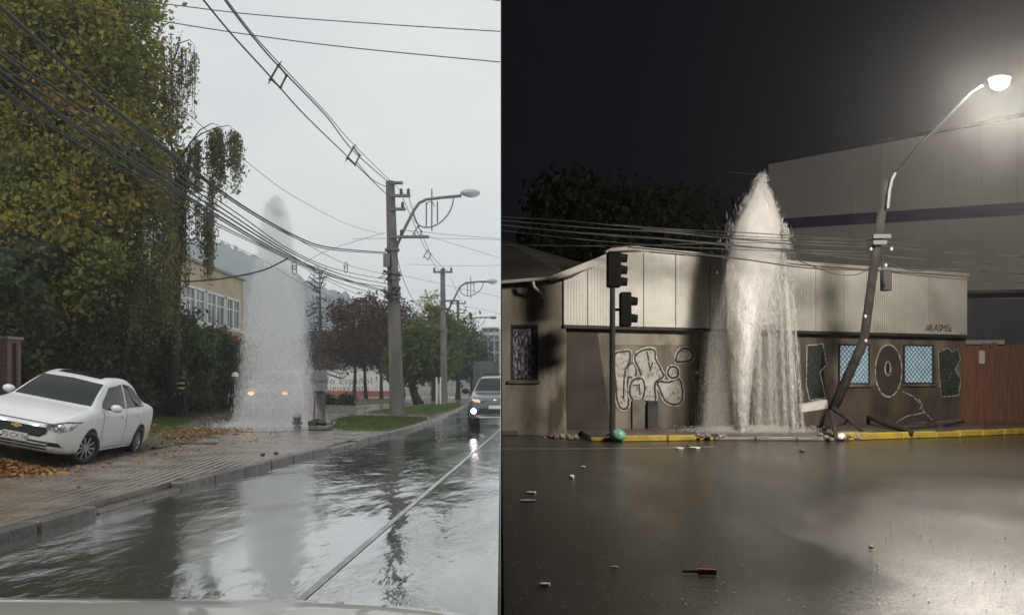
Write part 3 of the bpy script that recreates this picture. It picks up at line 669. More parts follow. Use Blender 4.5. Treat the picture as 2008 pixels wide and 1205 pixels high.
def lamp(parent_pole, label, Y, pts, head, ring, rr):
    """arm + lantern are one street lamp hung on the pole"""
    o0 = at(*pts[0], Y); r = empty('street_lamp', o0); tag(r, label, 'street lamp', 'curved street lamps on the poles')
    k = Y/F; L = [at(*p, Y)-o0 for p in pts]
    MB().tube(L, [.06*rr]*len(L), 7).build('arm', m_steel, r, smooth=True)
    (hx, hy, hl) = head; c = at(hx, hy, Y)-o0
    prof = []
    hb = MB(); hb.ell(c+Vector((0, 0, .06)), (hl*k/2, .17, .15), 12, 7); h = hb.build('lamp_head', m_lamp, r, smooth=True)
    MB().ell(c+Vector((.05, 0, -.02)), (hl*k/2*.75, .13, .10), 10, 6).build('lens', mat('lamp_lens', (.45, .47, .46), rough=.2), r, smooth=True)
    # decorative half hoop with three rods
    (ax, ay, bx, by, dep) = ring; a, b = at(ax, ay, Y)-o0, at(bx, by, Y)-o0
    hoop = [a+(b-a)*(.5-.5*math.cos(t*math.pi/12))+Vector((0, 0, -dep*k*math.sin(t*math.pi/12))) for t in range(13)]
    MB().tube(hoop, .028*rr, 6).build('hoop', m_steel, r, smooth=True)
    for (t, up, dn) in ((.32, 10, 40), (.46, 30, 54), (.60, 5, 40)):
        p = a.lerp(b, t); MB().tube([p+Vector((0, 0, up*k*rr*1.3*(dep/45))), p-Vector((0, 0, dn*k*(dep/45)))], .026*rr, 5).build('rod', m_steel, r)
    q = a.lerp(b, .42); MB().tube([q+Vector((math.cos(t*math.pi/8)*8*k, 0, math.sin(t*math.pi/8)*12*k*dep/45)) for t in range(9)], .018*rr, 5).build('small_hoop', m_steel, r)
lamp(pr1, 'large curved street lamp with half hoop ornament on the nearest pole', 30.0, [(776, 495), (780, 478), (795, 445), (812, 412), (822, 398), (836, 391), (870, 387), (905, 384)], (922, 381, 40), (811, 418, 889, 389, 40), 1.0)
lamp(pr2, 'smaller curved street lamp on the second pole', 46.7, [(874, 618), (888, 590), (902, 562), (914, 554), (940, 552), (958, 552)], (965, 553, 22), (902, 565, 948, 553, 20), 1.0)
lamp(pr3, 'distant curved street lamp beyond the second pole', 72.0, [(905, 665), (914, 645), (926, 624), (940, 622), (958, 622)], (966, 623, 16), (917, 640, 952, 623, 12), 1.1)
lamp(pr4, 'farthest pale street lamp near the unfinished block', 105.0, [(960, 700), (960, 668), (961, 660), (964, 657), (968, 657)], (962, 657, 10), (958, 662, 968, 658, 3), 1.0)
def smooth_line(P, n=5):
    out = []
    for i in range(len(P)-1):
        p0, p1, p2, p3 = P[max(i-1, 0)], P[i], P[i+1], P[min(i+2, len(P)-1)]
        for j in range(n):
            t = j/n; out.append(.5*((2*p1)+(p2-p0)*t+(2*p0-5*p1+4*p2-p3)*t*t+(3*p1-p0-3*p2+p3)*t**3))
    return out+[P[-1]]
def wire(pts, label, r, x=None, Y=None, group=None, name='overhead_cable'):
    P = [(onx(p[0], p[1], x) if x is not None else at(p[0], p[1], Y)) for p in pts]
    if x is not None and pts[0][0] < 10:            # carry on past the edge of the frame to the next pole
        d = P[0]-P[1]; P = [P[0]+d*.35] + P
    o = MB().tube(smooth_line(P), r, 5, True).build(name, m_wire); tag(o, label, 'cable', group); return o
BUN = 'bundle of communication cables past the tall tree'
wire([(0, 12), (145, 143), (228, 216), (349, 309), (475, 403), (587, 466), (653, 486), (757, 495)], 'thick uppermost cable sagging across the tall tree to the nearest pole', .017, x=-4.75)
wire([(0, 16), (147, 148), (230, 222), (351, 316), (477, 409), (589, 471), (655, 490), (757, 497)], 'cable lashed just under the thick uppermost one', .012, x=-4.75)
wire([(0, 79), (110, 150), (220, 222), (330, 302), (475, 402), (600, 478), (690, 522), (757, 537)], 'thin lone cable between the upper cable and the bundle', .007, x=-4.85)
for i, (pts, r) in enumerate([([(0, 98), (160, 207), (310, 312), (475, 425), (570, 490), (660, 528), (757, 548)], .010), ([(0, 106), (155, 215), (305, 320), (450, 418), (565, 492), (670, 538), (757, 556)], .012),
        ([(0, 128), (150, 228), (300, 330), (420, 408), (560, 495), (660, 545), (757, 563)], .014), ([(0, 138), (140, 240), (300, 340), (430, 424), (565, 502), (680, 548), (757, 570)], .016),
        ([(0, 143), (140, 246), (300, 346), (430, 429), (565, 506), (680, 551), (757, 573)], .012), ([(0, 170), (130, 262), (310, 364), (430, 440), (570, 508), (670, 556), (757, 581)], .010), ([(0, 176), (130, 268), (300, 366), (420, 440), (570, 511), (690, 572), (757, 590)], .008)]):
    wire(pts, ['highest', 'second', 'third', 'fourth', 'fifth', 'sixth', 'lowest'][i]+' cable from above in the bundle that crosses the tall tree', r, x=-4.7-.04*i, group=BUN)
wire([(365, 220), (420, 268), (475, 310), (560, 375), (650, 425), (700, 446), (752, 459)], 'single thin wire from the weeping tree up to the nearest pole', .006, x=-5.3)
wire([(755, 456), (700, 472), (640, 492), (570, 525), (480, 540), (380, 550)], 'thin service wire crossing below the bundle behind the jet', .008, Y=31)
wire([(565, 506), (520, 528), (470, 540), (420, 548), (365, 552)], 'doubled service cable from the bundle towards the yellow building', .016, Y=15.8)
wire([(430, 470), (520, 512), (600, 560), (680, 590), (757, 600)], 'faint low wire behind the jet', .006, x=-6.6)
wire([(395, -5), (455, 68), (530, 150), (600, 228), (690, 315), (757, 380)], 'lower high conductor coming over the road to the nearest pole', .014, x=-4.3)
wire([(700, 318), (730, 352), (757, 366)], 'short slack conductor at the top of the nearest pole', .012, x=-4.35)
wire([(437, -5), (490, 65), (548, 132), (640, 228), (695, 298), (768, 362)], 'upper high conductor coming over the road to the nearest pole', .014, x=-4.0)
wire([(441, -5), (500, 72), (570, 148), (640, 222), (700, 290), (800, 388)], 'thin outer high conductor beside the upper one', .009, x=-3.9)
wire([(236, -2), (340, 10), (500, 29), (740, 47), (981, 62)], 'upper straight wire spanning the top of the day sky', .011, Y=17)
wire([(104, 2), (290, 37), (500, 70), (700, 95), (981, 122)], 'lower straight wire spanning the top of the day sky', .011, Y=16)
wire([(940, -4), (981, 2)], 'wire just cutting the top corner of the day sky', .011, Y=17)
XW = ['first', 'second', 'third', 'fourth', 'fifth', 'sixth', 'seventh']
for i, (a, b, c) in enumerate([((786, 450), (880, 460), (981, 468)), ((690, 468), (840, 467), (981, 470)), ((800, 452), (890, 478), (981, 506)), ((800, 518), (890, 521), (981, 520)), ((790, 540), (880, 560), (981, 582)), ((900, 655), (940, 668), (981, 690)), ((905, 600), (945, 606), (981, 616))]):
    wire([a, b, c], XW[i]+' thin wire from the top among those crossing the sky right of the poles', .008, Y=31+i*3, group='thin wires crossing right of the poles')
wire([(790, 388), (806, 425), (822, 462), (842, 503), (864, 534)], 'left conductor running on from the nearest to the second pole', .013, x=-4.3)
wire([(802, 388), (814, 425), (830, 465), (850, 505), (880, 534)], 'right conductor running on from the nearest to the second pole', .013, x=-4.1)
wire([(778, 500), (790, 545), (812, 590), (840, 615), (864, 628)], 'slack cable looping from the nearest pole down to the second pole', .012, x=-4.3)
for i in range(3):
    wire([(784, 578+i*6), (805, 602+i*5), (832, 624+i*4), (864, 641+i*3)], ['top', 'middle', 'bottom'][i]+' cable of the low bundle between the nearest and second poles', .018, x=-4.25-.05*i, group='low bundle between the poles')
wire([(884, 545), (905, 590), (935, 640), (962, 668)], 'thin conductor leading away past the second pole', .012, Y=60)
# aerial coil loops on the bundle
for (px, py, Y, lab) in [(678, 520, 21.5, 'coil of spare cable hanging on the bundle before the pole'), (577, 520, 17.0, 'small coil of cable hanging beneath the bundle at the jet')]:
    c = at(px, py, Y); mb = MB()
    for q in range(2): mb.tube([c+Vector((math.cos(t*math.pi/10)*.05, .02*q, math.sin(t*math.pi/10)*(.09+.015*q)-.1*q)) for t in range(21)], .009, 4, False)
    tag(mb.build('cable_coil', m_wire), lab, 'cable coil')
def spacer(px, py, x, label, sc=1.0):
    c = onx(px, py, x); r = empty('cable_spacer', c); tag(r, label, 'spacer', 'diamond spacers on the high conductors'); k = c.y/F*sc
    A, B, D, E = Vector((-16*k, 0, -6*k)), Vector((0, 0, 22*k)), Vector((16*k, 0, 2*k)), Vector((4*k, 0, -22*k))
    for a, b in ((A, B), (D, E), (A*.9, E), (B, D)): MB().tube([a, b], 2.0*k, 6).build('bar', m_insul, r)
    for p in (A, B, D, E): MB().ell(p, (3.4*k, 3.4*k, 3.0*k), 8, 5).build('clamp', m_insul, r)
    MB().tube([B, B+Vector((7*k, 0, 8*k))], [1.8*k, .8*k], 5).build('horn', m_insul, r); MB().tube([A, A+Vector((-4*k, 0, -9*k))], [1.8*k, .8*k], 5).build('horn', m_insul, r)
spacer(546, 150, -4.15, 'large near spacer between the high conductors')
spacer(693, 306, -4.15, 'spacer on the high conductors closest to the nearest pole', .78)
spacer(819, 455, -4.2, 'small spacer hanging right of the lamp pole', .5)
spacer(838, 500, -4.2, 'smaller far spacer just above the second pole', .42)
# ------------------------------------------------------------------ street furniture near the jet
m_grey = mat('sign_grey', (.17, .175, .175), (.23, .235, .235), 3, .6)
def roadside_sign():
    Y = 27; p = at(618, 0, Y); r = empty('roadside_sign', (p.x, Y, .1)); tag(r, 'grey roadside sign board on a thin rusty post right of the jet', 'sign')
    MB().box((-.45, 0, at(0, 765, Y).z-.1), (.42, .05, at(0, 727, Y).z-.1), ).build('board', m_grey, r)
    MB().box((-.45, -.012, at(0, 748, Y).z-.1), (.42, .0, at(0, 744, Y).z-.1)).build('crossbar', m_steel, r)
    MB().tube([(0, .08, -.02), (0, .08, 2.0)], .035, 6).build('post', mat('rust', (.13, .055, .03), (.2, .09, .05), 8, .9), r)
    MB().box((-.42, .1, -.02), (.28, .32, 1.05)).build('cabinet', mat('cabinet_dark', (.06, .062, .06), (.09, .09, .09), 3, .7), r)
roadside_sign()
def rubble():
    Y = 21.7; p = at(627, 850, Y); r = empty('valve_pit_cover', (p.x, Y, .1)); tag(r, 'black lump of broken fittings on a concrete slab right of the jet', 'rubble')
    MB().prism([(-.28, -.2, 0), (.3, -.22, 0), (.33, .25, 0), (-.25, .22, 0)], (0, 0, .12)).build('slab', m_kerb, r, bevel=.02)
    dk = mat('black_iron', (.02, .02, .02), (.045, .04, .038), 9, .6, .4, 30)
    mb = MB()
    for q in range(9): mb.ell((random.uniform(-.2, .2), random.uniform(-.12, .12), .17+.10*random.random()), (random.uniform(.07, .14), random.uniform(.07, .12), random.uniform(.05, .09)), 8, 5, jit=.25)
    mb.build('fittings', dk, r)
    MB().box((-.29, -.2, .12), (-.06, .05, .26)).build('iron_block', dk, r, bevel=.015)
    MB().tube([(-.2, .1, .2), (-.17, .12, .95)], .022, 6).build('rod', mat('rust', (.1, .05, .03)), r)
rubble()
def hydrant():
    Y = 22.4; p = at(583, 845, Y); r = empty('fire_hydrant', (p.x, Y, .1)); tag(r, 'short dark hydrant stump standing in the spray', 'hydrant')
    m = mat('hydrant_grey', (.06, .062, .062), (.11, .11, .11), 6, .5)
    MB().lathe([(.11, 0), (.11, .06), (.075, .08), (.075, .22), (.12, .24), (.12, .28), (.07, .3)], 12).build('barrel', m, r, smooth=False)
    MB().lathe([(.12, .29), (.125, .34), (.10, .42), (.05, .47), (.0, .48)], 12).build('bonnet', mat('bonnet_grey', (.2, .2, .2), (.28, .28, .27), 6, .5), r, smooth=True)
    for s in (-1, 1): MB().tube([(s*.06, 0, .16), (s*.14, 0, .16)], .045, 8).build('outlet', m, r)
hydrant()
tag(MB().tube([gp(512, 893, .1)+Vector((0, 0, .02)), gp(516, 892, .1)+Vector((.02, 0, .02))], .025, 5).build('stone', m_mud), 'small dark stone on the wet pavement by the kerb', 'stone')
tag(MB().ell(gp(541, 890, .1)+Vector((0, 0, .02)), (.05, .04, .03), 7, 4).build('stone', m_mud), 'second small dark stone on the wet pavement', 'stone')
# ------------------------------------------------------------------ vehicles
def pchip(xs, ys, x):
    xs = np.asarray(xs, float); ys = np.asarray(ys, float); h = np.diff(xs); d = np.diff(ys)/h; m = np.zeros_like(ys)
    m[1:-1] = np.where(d[:-1]*d[1:] > 0, 2*d[:-1]*d[1:]/(d[:-1]+d[1:]+1e-12), 0); m[0] = d[0]; m[-1] = d[-1]
    i = np.clip(np.searchsorted(xs, x)-1, 0, len(h)-1); t = (x-xs[i])/h[i]
    return (2*t**3-3*t**2+1)*ys[i]+(t**3-2*t**2+t)*h[i]*m[i]+(-2*t**3+3*t**2)*ys[i+1]+(t**3-t**2)*h[i]*m[i+1]
def car_body(st):
    """st: rows (x, zbottom, halfwidth, zbelt, ztop, half width of the top), rear to front -> dense mesh"""
    st = sorted(st); A = np.array(st); X = np.unique(np.concatenate([np.linspace(A[0, 0], A[-1, 0], 72), A[:, 0]]))
    c = [pchip(A[:, 0], A[:, k], X) for k in range(1, 6)]
    rings = []
    for i, x in enumerate(X):
        zb, w, be, zt, wt = [q[i] for q in c]; h = be-zb
        H = [(0, zb), (.5*w, zb), (.86*w, zb+.01), (.955*w, zb+.05), (.985*w, zb+.16*h), (w, zb+.42*h), (w, zb+.62*h), (.985*w, be-.16*h), (.965*w, be-.05*h), (.94*w, be),
             (.94*w+(wt-.94*w)*.33, be+(zt-be)*.36), (.94*w+(wt-.94*w)*.68, be+(zt-be)*.70), (wt*1.0, be+(zt-be)*.93), (wt*.9, zt-.012*(zt-be > .2)-.15*(zt-be)*(zt-be < .2)*.3), (wt*.55, zt), (0, zt+.005)]
        rings.append([(x, y, z) for y, z in H] + [(x, -y, z) for y, z in H[-2:0:-1]])
    n = len(rings[0]); bm = bmesh.new(); vs = [[bm.verts.new(p) for p in r] for r in rings]
    for a, b in zip(vs, vs[1:]):
        for k in range(n): bm.faces.new((a[k], a[(k+1) % n], b[(k+1) % n], b[k]))
    bm.faces.new(vs[0]); bm.faces.new(vs[-1][::-1])
    bmesh.ops.recalc_face_normals(bm, faces=bm.faces); return bm
class Car:
    def __init__(s, name, label, st, paint, axles, wr, track, group=None):
        s.root = empty(name); tag(s.root, label, 'car', group); bm = car_body(st); s.bvh = BVHTree.FromBMesh(bm)
        me = bpy.data.meshes.new('body'); bm.to_mesh(me); bm.free()
        tmp = bpy.data.objects.new('tmp_body', me); C.objects.link(tmp)
        cut = MB(); 
        for ax in axles:
            for sd_ in (-1, 1):
                M = Matrix.Translation((ax, sd_*(track+.02), wr)) @ Matrix.Rotation(math.pi/2, 4, 'X')
                cut.lathe([(wr+.055, -.24), (wr+.055, .4)] if sd_ < 0 else [(wr+.055, -.4), (wr+.055, .24)], 28, M)
        co = bpy.data.objects.new('tmp_cut', cut.mesh('cut')); C.objects.link(co)
        md = tmp.modifiers.new('b', 'BOOLEAN'); md.object = co; md.operation = 'DIFFERENCE'; md.solver = 'EXACT'
        bpy.context.view_layer.update(); dg = bpy.context.evaluated_depsgraph_get()
        me2 = bpy.data.meshes.new_from_object(tmp.evaluated_get(dg)); me2.name = 'body'
        bpy.data.objects.remove(tmp); bpy.data.objects.remove(co)
        me2.materials.clear()
        s.body = link('body', me2, paint, s.root); me2.polygons.foreach_set('use_smooth', [True]*len(me2.polygons))
        try: me2.set_sharp_from_angle(angle=math.radians(38))
        except Exception: pass
    def patch(s, name, poly, axis, m, off=.005, parent=None, sub=3, sign=1, start=6.0, maxd=None):
        """lay a polygon on the body: axis 'x' poly=(y,z), 'y' poly=(x,z), 'z' poly=(x,y)"""
        bm = bmesh.new(); pts = []
        for i in range(len(poly)):                     # densify the outline
            a, b = Vector(poly[i]), Vector(poly[(i+1) % len(poly)])
            for k in range(4): pts.append(a.lerp(b, k/4))
        bm.faces.new([bm.verts.new((p[0], p[1], 0)) for p in pts])
        for ax in (0, 1):                              # cut it into a grid so that it follows the body
            lo, hi = min(p[ax] for p in pts), max(p[ax] for p in pts); n = max(1, int((hi-lo)/.07))
            for q in range(1, n):
                co = Vector((0, 0, 0)); co[ax] = lo+(hi-lo)*q/n; no = Vector((0, 0, 0)); no[ax] = 1
                bmesh.ops.bisect_plane(bm, geom=bm.verts[:]+bm.edges[:]+bm.faces[:], plane_co=co, plane_no=no)
        bmesh.ops.triangulate(bm, faces=bm.faces)
        bad = []
        for v in bm.verts:
            a, b = v.co.x, v.co.y
            o, d = {'x': (Vector((sign*start, a, b)), Vector((-sign, 0, 0))), 'y': (Vector((a, sign*start, b)), Vector((0, -sign, 0))), 'z': (Vector((a, b, start)), Vector((0, 0, -1)))}[axis]
            h = s.bvh.ray_cast(o, d)
            if h[0] is None: bad.append(v); continue
            nn = h[1] if h[1].dot(d) < 0 else -h[1]; v.co = h[0]+nn*off
        if bad: bmesh.ops.delete(bm, geom=bad, context='VERTS')
        for f in bm.faces:
            f.smooth = True; f.normal_update()
        dd = {'x': Vector((sign, 0, 0)), 'y': Vector((0, sign, 0)), 'z': Vector((0, 0, 1))}[axis]
        for f in bm.faces:
            if f.normal.dot(dd) < 0: f.normal_flip()
        me = bpy.data.meshes.new(name); bm.to_mesh(me); bm.free()
        return link(name, me, m, parent or s.root)
    def wheel(s, x, side, wr, track, tyre_m, rim_m, steer=0, width=.2, spokes=10):
        w = empty('wheel', (x, side*track, wr), (0, 0, steer), s.root)
        M = Matrix.Rotation(math.pi/2, 4, 'X')
        hw = width/2
        MB().lathe([(wr*.66, -hw*.9), (wr*.86, -hw), (wr*.97, -hw*.75), (wr, -hw*.3), (wr, hw*.3), (wr*.97, hw*.75), (wr*.86, hw), (wr*.66, hw*.9)], 28, M, closed=True).build('tyre', tyre_m, w, smooth=True)
        rb = MB(); o = side*(-1)
        rb.lathe([(wr*.67, -hw*.8), (wr*.70, -hw*.2), (wr*.70, hw*.2), (wr*.67, hw*.8), (wr*.60, hw*.4), (wr*.60, -hw*.4)], 28, M, closed=True)
        for k in range(spokes):
            a = k*2*math.pi/spokes; R_ = Matrix.Rotation(math.pi/2, 4, 'X') @ Matrix.Rotation(a, 4, 'Z')
            rb.box((.03, -.016, -side*(-1)*0-hw*.75 if side > 0 else hw*.45), (wr*.64, .016, -hw*.45 if side > 0 else hw*.75), M=R_)
        rb.lathe([(.06, -hw*.85), (.06, hw*.85)], 12, M); rb.build('rim', rim_m, w)
        MB().lathe([(wr*.6, -.02), (wr*.6, .02)], 20, M).build('brake_disc', mat('brake_dark', (.02, .02, .02), rough=.6), w)
m_tyre = mat('tyre_rubber', (.014, .014, .015), (.03, .028, .027), 12, .75)
m_rim = mat('alloy', (.42, .43, .44), rough=.3, metal=.8)
m_chrome = mat('chrome', (.75, .76, .77), rough=.12, metal=1.0)
m_carglass = mat('car_glass', (.012, .015, .016), rough=.04, spec=.8); m_carglass.node_tree.nodes['Principled BSDF'].inputs['IOR'].default_value = 1.28
m_blackp = mat('black_plastic', (.014, .014, .015), rough=.5)
m_hlamp = mat('headlamp_glass', (.10, .105, .11), (.55, .57, .59), 11, .08, coat=1.0, lo=.42, hi=.6)
m_seam = mat('panel_gap', (.10, .10, .11), rough=.8)
m_wpaint = mat('white_car_paint', (.66, .675, .69), (.70, .71, .72), 2, .35, coat=.4)
def mirror(y): return lambda poly: [(-p[0], p[1]) for p in poly]
def white_sedan():
    st = [(2.13, .34, .40, .60, .64, .34), (2.07, .25, .62, .66, .71, .54), (1.96, .205, .755, .715, .77, .63), (1.72, .19, .835, .81, .87, .70), (1.45, .18, .862, .885, .94, .72), (1.14, .175, .866, .925, .995, .71),
          (.72, .17, .866, .945, 1.245, .64), (.34, .17, .866, .95, 1.44, .58), (-.1, .17, .866, .96, 1.525, .575), (-.6, .17, .866, .975, 1.53, .57), (-1.08, .175, .866, .99, 1.435, .555), (-1.45, .18, .862, 1.0, 1.19, .60),
          (-1.72, .19, .85, 1.0, 1.07, .66), (-2.05, .24, .80, .97, 1.03, .62), (-2.19, .32, .70, .88, .93, .55), (-2.22, .42, .60, .80, .84, .45)]
    c = Car('parked_car', 'white sedan parked tilted with one side up on the leafy bank', st, m_wpaint, (1.25, -1.25), .305, .76)
    c.patch('windscreen', [(-.67, 1.02), (.67, 1.02), (.55, 1.40), (0, 1.425), (-.55, 1.40)], 'x', m_carglass, .008, sub=5)
    c.patch('rear_window', [(-.58, 1.12), (.58, 1.12), (.48, 1.38), (-.48, 1.38)], 'x', m_carglass, .006, sign=-1)
    for s in (1, -1):
        c.patch('side_window', [(.82, 1.0), (.72, 1.10), (.30, 1.36), (-.28, 1.43), (-.28, 1.0)], 'y', m_carglass, .006, sign=s)
        c.patch('side_window', [(-.37, 1.0), (-.37, 1.435), (-.75, 1.41), (-1.02, 1.31), (-1.02, 1.02)], 'y', m_carglass, .006, sign=s)
        c.patch('side_window', [(-1.06, 1.03), (-1.06, 1.285), (-1.27, 1.15), (-1.36, 1.05)], 'y', m_carglass, .006, sign=s)
        c.patch('door_gap', [(.80, .30), (.80, .98), (.785, .98), (.785, .30)], 'y', m_seam, .003, sign=s, sub=1)
        c.patch('door_gap', [(-.318, .28), (-.318, .985), (-.333, .985), (-.333, .28)], 'y', m_seam, .003, sign=s, sub=1)
        c.patch('door_gap', [(-1.20, .75), (-1.08, .62), (-.98, .42), (-.93, .28), (-.915, .28), (-.965, .42), (-1.065, .62), (-1.185, .75)], 'y', m_seam, .003, sign=s, sub=1)
        c.patch('door_gap', [(.80, .285), (-.93, .275), (-.93, .262), (.80, .272)], 'y', m_seam, .003, sign=s, sub=1)
        c.patch('belt_trim', [(.72, .992), (-1.32, 1.035), (-1.32, 1.02), (.72, .972)], 'y', m_blackp, .004, sign=s, sub=1)
        for hx in (-.14, -1.0):
            c.patch('door_handle', [(hx-.09, .83), (hx+.09, .82), (hx+.09, .855), (hx-.09, .865)], 'y', m_wpaint, .028, sign=s, sub=1)
        mr = MB().ell((.66, s*.98, 1.03), (.07, .115, .075), 12, 8).build('mirror', m_wpaint, c.root, smooth=True)
        MB().box((.64, s*.84 if s > 0 else s*.92, .98), (.70, s*.92 if s > 0 else s*.84, 1.02)).build('mirror_arm', m_blackp, mr)
        c.patch('headlight', [(s*.40, .668), (s*.47, .60), (s*.66, .572), (s*.79, .65), (s*.825, .775), (s*.70, .768)], 'x', m_hlamp, .006, sub=4)
        c.patch('headlight_bezel', [(s*.46, .66), (s*.70, .765), (s*.83, .78), (s*.82, .762), (s*.70, .75), (s*.45, .645)], 'x', m_blackp, .009, sub=2)
        c.patch('fog_recess', [(s*.50, .335), (s*.52, .40), (s*.66, .40), (s*.73, .33)], 'x', m_blackp, .004, sub=3)
        c.patch('tail_light', [(s*.45, .70), (s*.68, .70), (s*.74, .9), (s*.5, .88)], 'x', mat('tail_red', (.3, .01, .01), rough=.2), .006, sign=-1)
    c.patch('grille', [(-.49, .63), (.49, .63), (.47, .53), (.38, .462), (-.38, .462), (-.47, .53)], 'x', m_blackp, .005, sub=4)
    c.patch('grille_bar', [(-.47, .632), (.47, .632), (.46, .655), (.07, .645), (-.07, .645), (-.46, .655)], 'x', m_chrome, .014, sub=3)
    c.patch('bonnet_gap', [(-.55, .69), (.55, .69), (.55, .705), (-.55, .705)], 'x', m_blackp, .004, sub=3)
    for z in (.40, .345, .295):
        c.patch('lower_intake', [(-.52, z), (.52, z), (.50, z-.03), (-.50, z-.03)], 'x', m_blackp, .005, sub=3)
    em = MB(); gold = mat('gold_badge', (.55, .40, .10), rough=.3, metal=.8)
    c.patch('emblem', [(-.085, .612), (-.03, .617), (-.03, .638), (.04, .638), (.04, .617), (.09, .612), (.075, .578), (.03, .578), (.03, .558), (-.04, .558), (-.04, .578), (-.10, .578)], 'x', gold, .024, sub=1)
    h = c.bvh.ray_cast(Vector((5, 0, .43)), Vector((-1, 0, 0)))[0]
    pl = MB().box((h.x+.004, -.20, .365), (h.x+.016, .20, .485)).build('number_plate', mat('plate_white', (.55, .55, .53), rough=.5), c.root)
    text('plate_characters', 'FS·CX·56', .105, m_blackp, (h.x+.0175, 0, .388), (math.pi/2, 0, math.pi/2), pl, .001, 'CENTER')
    for s in (1, -1):
        h2 = c.bvh.ray_cast(Vector((5, s*.64, .67)), Vector((-1, 0, 0)))[0]; MB().ell(h2+Vector((.004, 0, 0)), (.03, .055, .05), 10, 6).build('headlight_bulb', m_chrome, c.root, smooth=True)
    c.patch('sunroof', [(.18, -.40), (.18, .40), (-.72, .40), (-.72, -.40)], 'z', m_carglass, .006, sub=3)
    MB().tube([(.14, .0, 1.45), (.10, .0, 1.54)], .008, 5).build('aerial', m_blackp, c.root)
    for s in (1, -1): MB().tube([(.86, s*.12, 1.06), (.70, s*.5, 1.16)], .008, 4).build('wiper', m_blackp, c.root)
    for x in (1.25, -1.25):
        for s in (1, -1): c.wheel(x, s, .305, .765, m_tyre, m_rim, steer=math.radians(-28) if x > 0 else 0)
    c.patch('sill_skirt', [(.85, .175), (.85, .24), (-.85, .24), (-.85, .175)], 'y', m_wpaint, .012, sub=1)
    c.root.scale = (.9, .9, .93); c.root.location = (-7.92, 13.6, .20); c.root.rotation_euler = (math.radians(-11.8), math.radians(-1), math.radians(-83))
white_sedan()
def dark_suv():
    paint = mat('slate_paint', (.075, .085, .10), (.09, .10, .115), 2, .25, coat=.8)
    st = [(2.28, .42, .55, .72, .80, .48), (2.2, .30, .72, .84, .92, .62), (2.05, .26, .83, .92, .99, .70), (1.6, .25, .90, 1.0, 1.06, .74), (1.15, .25, .915, 1.05, 1.12, .74), (.75, .25, .92, 1.07, 1.38, .66), (.35, .25, .92, 1.08, 1.60, .61),
          (-.2, .25, .92, 1.1, 1.66, .61), (-1.2, .25, .92, 1.12, 1.64, .60), (-1.9, .27, .91, 1.13, 1.54, .58), (-2.2, .34, .88, 1.1, 1.3, .6), (-2.3, .42, .8, .95, 1.05, .55)]
    c = Car('dark_suv', 'dark grey sports utility car driving towards the viewer with lights on', st, paint, (1.33, -1.33), .36, .80)
    c.patch('windscreen', [(-.70, 1.16), (.70, 1.16), (.58, 1.56), (-.58, 1.56)], 'x', m_carglass, .006, sub=5)
    hl = mat('suv_lamp_orange', (.9, .35, .15), rough=.15, emit=(1.0, .36, .14), es=.9)
    fl = emis('suv_fog_lit', (1, .98, .95), 9.0)
    for s in (1, -1):
        c.patch('headlight', [(s*.48, .80), (s*.50, .88), (s*.66, .94), (s*.82, .92), (s*.80, .84), (s*.62, .79)], 'x', m_hlamp, .006, sub=3)
        c.patch('indicator', [(s*.52, .82), (s*.54, .87), (s*.70, .905), (s*.74, .87), (s*.62, .82)], 'x', hl, .012, sub=2)
        c.patch('fog_recess', [(s*.52, .40), (s*.56, .60), (s*.82, .66), (s*.84, .42)], 'x', m_blackp, .004, sub=3)
        p = c.bvh.ray_cast(Vector((5, s*.68, .53)), Vector((-1, 0, 0)))[0]
        if s < 0 or True: MB().ell(p+Vector((.02, 0, 0)), (.03, .095, .085), 12, 8).build('fog_light', fl, c.root, smooth=True)
        c.patch('side_window', [(.85, 1.15), (.30, 1.50), (-.35, 1.56), (-.35, 1.15)], 'y', m_carglass, .006, sign=s)
        c.patch('side_window', [(-.45, 1.15), (-.45, 1.56), (-1.6, 1.52), (-1.9, 1.2)], 'y', m_carglass, .006, sign=s)
        mr = MB().ell((.82, s*1.06, 1.16), (.09, .13, .10), 12, 8).build('mirror', m_blackp, c.root, smooth=True)
        MB().box((.80, min(s*.9, s*1.0), 1.08), (.86, max(s*.9, s*1.0), 1.13)).build('mirror_arm', m_blackp, mr)
        MB().tube([(.2, s*.60, 1.70), (-.4, s*.62, 1.74), (-1.6, s*.60, 1.69)], .025, 6).build('roof_rail', m_blackp, c.root)
    c.patch('grille', [(-.46, .87), (.46, .87), (.44, .79), (.1, .76), (-.1, .76), (-.44, .79)], 'x', m_blackp, .006, sub=3)
    c.patch('lower_intake', [(-.50, .62), (.50, .62), (.56, .44), (-.56, .44)], 'x', m_blackp, .006, sub=3)
    c.patch('skid_plate', [(-.55, .36), (.55, .36), (.5, .31), (-.5, .31)], 'x', m_chrome, .01, sub=2)
    MB().ell((2.235, 0, .86), (.02, .07, .045), 12, 6).build('emblem', m_chrome, c.root, smooth=True)
    pl = MB().box((2.29, -.2, .60), (2.305, .2, .71)).build('number_plate', mat('plate_white', (.5, .5, .5)), c.root)
    MB().box((.2, -.55, 1.71), (.3, .55, 1.75)).build('roof_bar', m_blackp, c.root)
    for x in (1.33, -1.33):
        for s in (1, -1): c.wheel(x, s, .36, .81, m_tyre, m_rim, width=.23)
    c.root.location = (-.50, 26.6, .004); c.root.rotation_euler = (0, 0, math.radians(-91))
dark_suv()
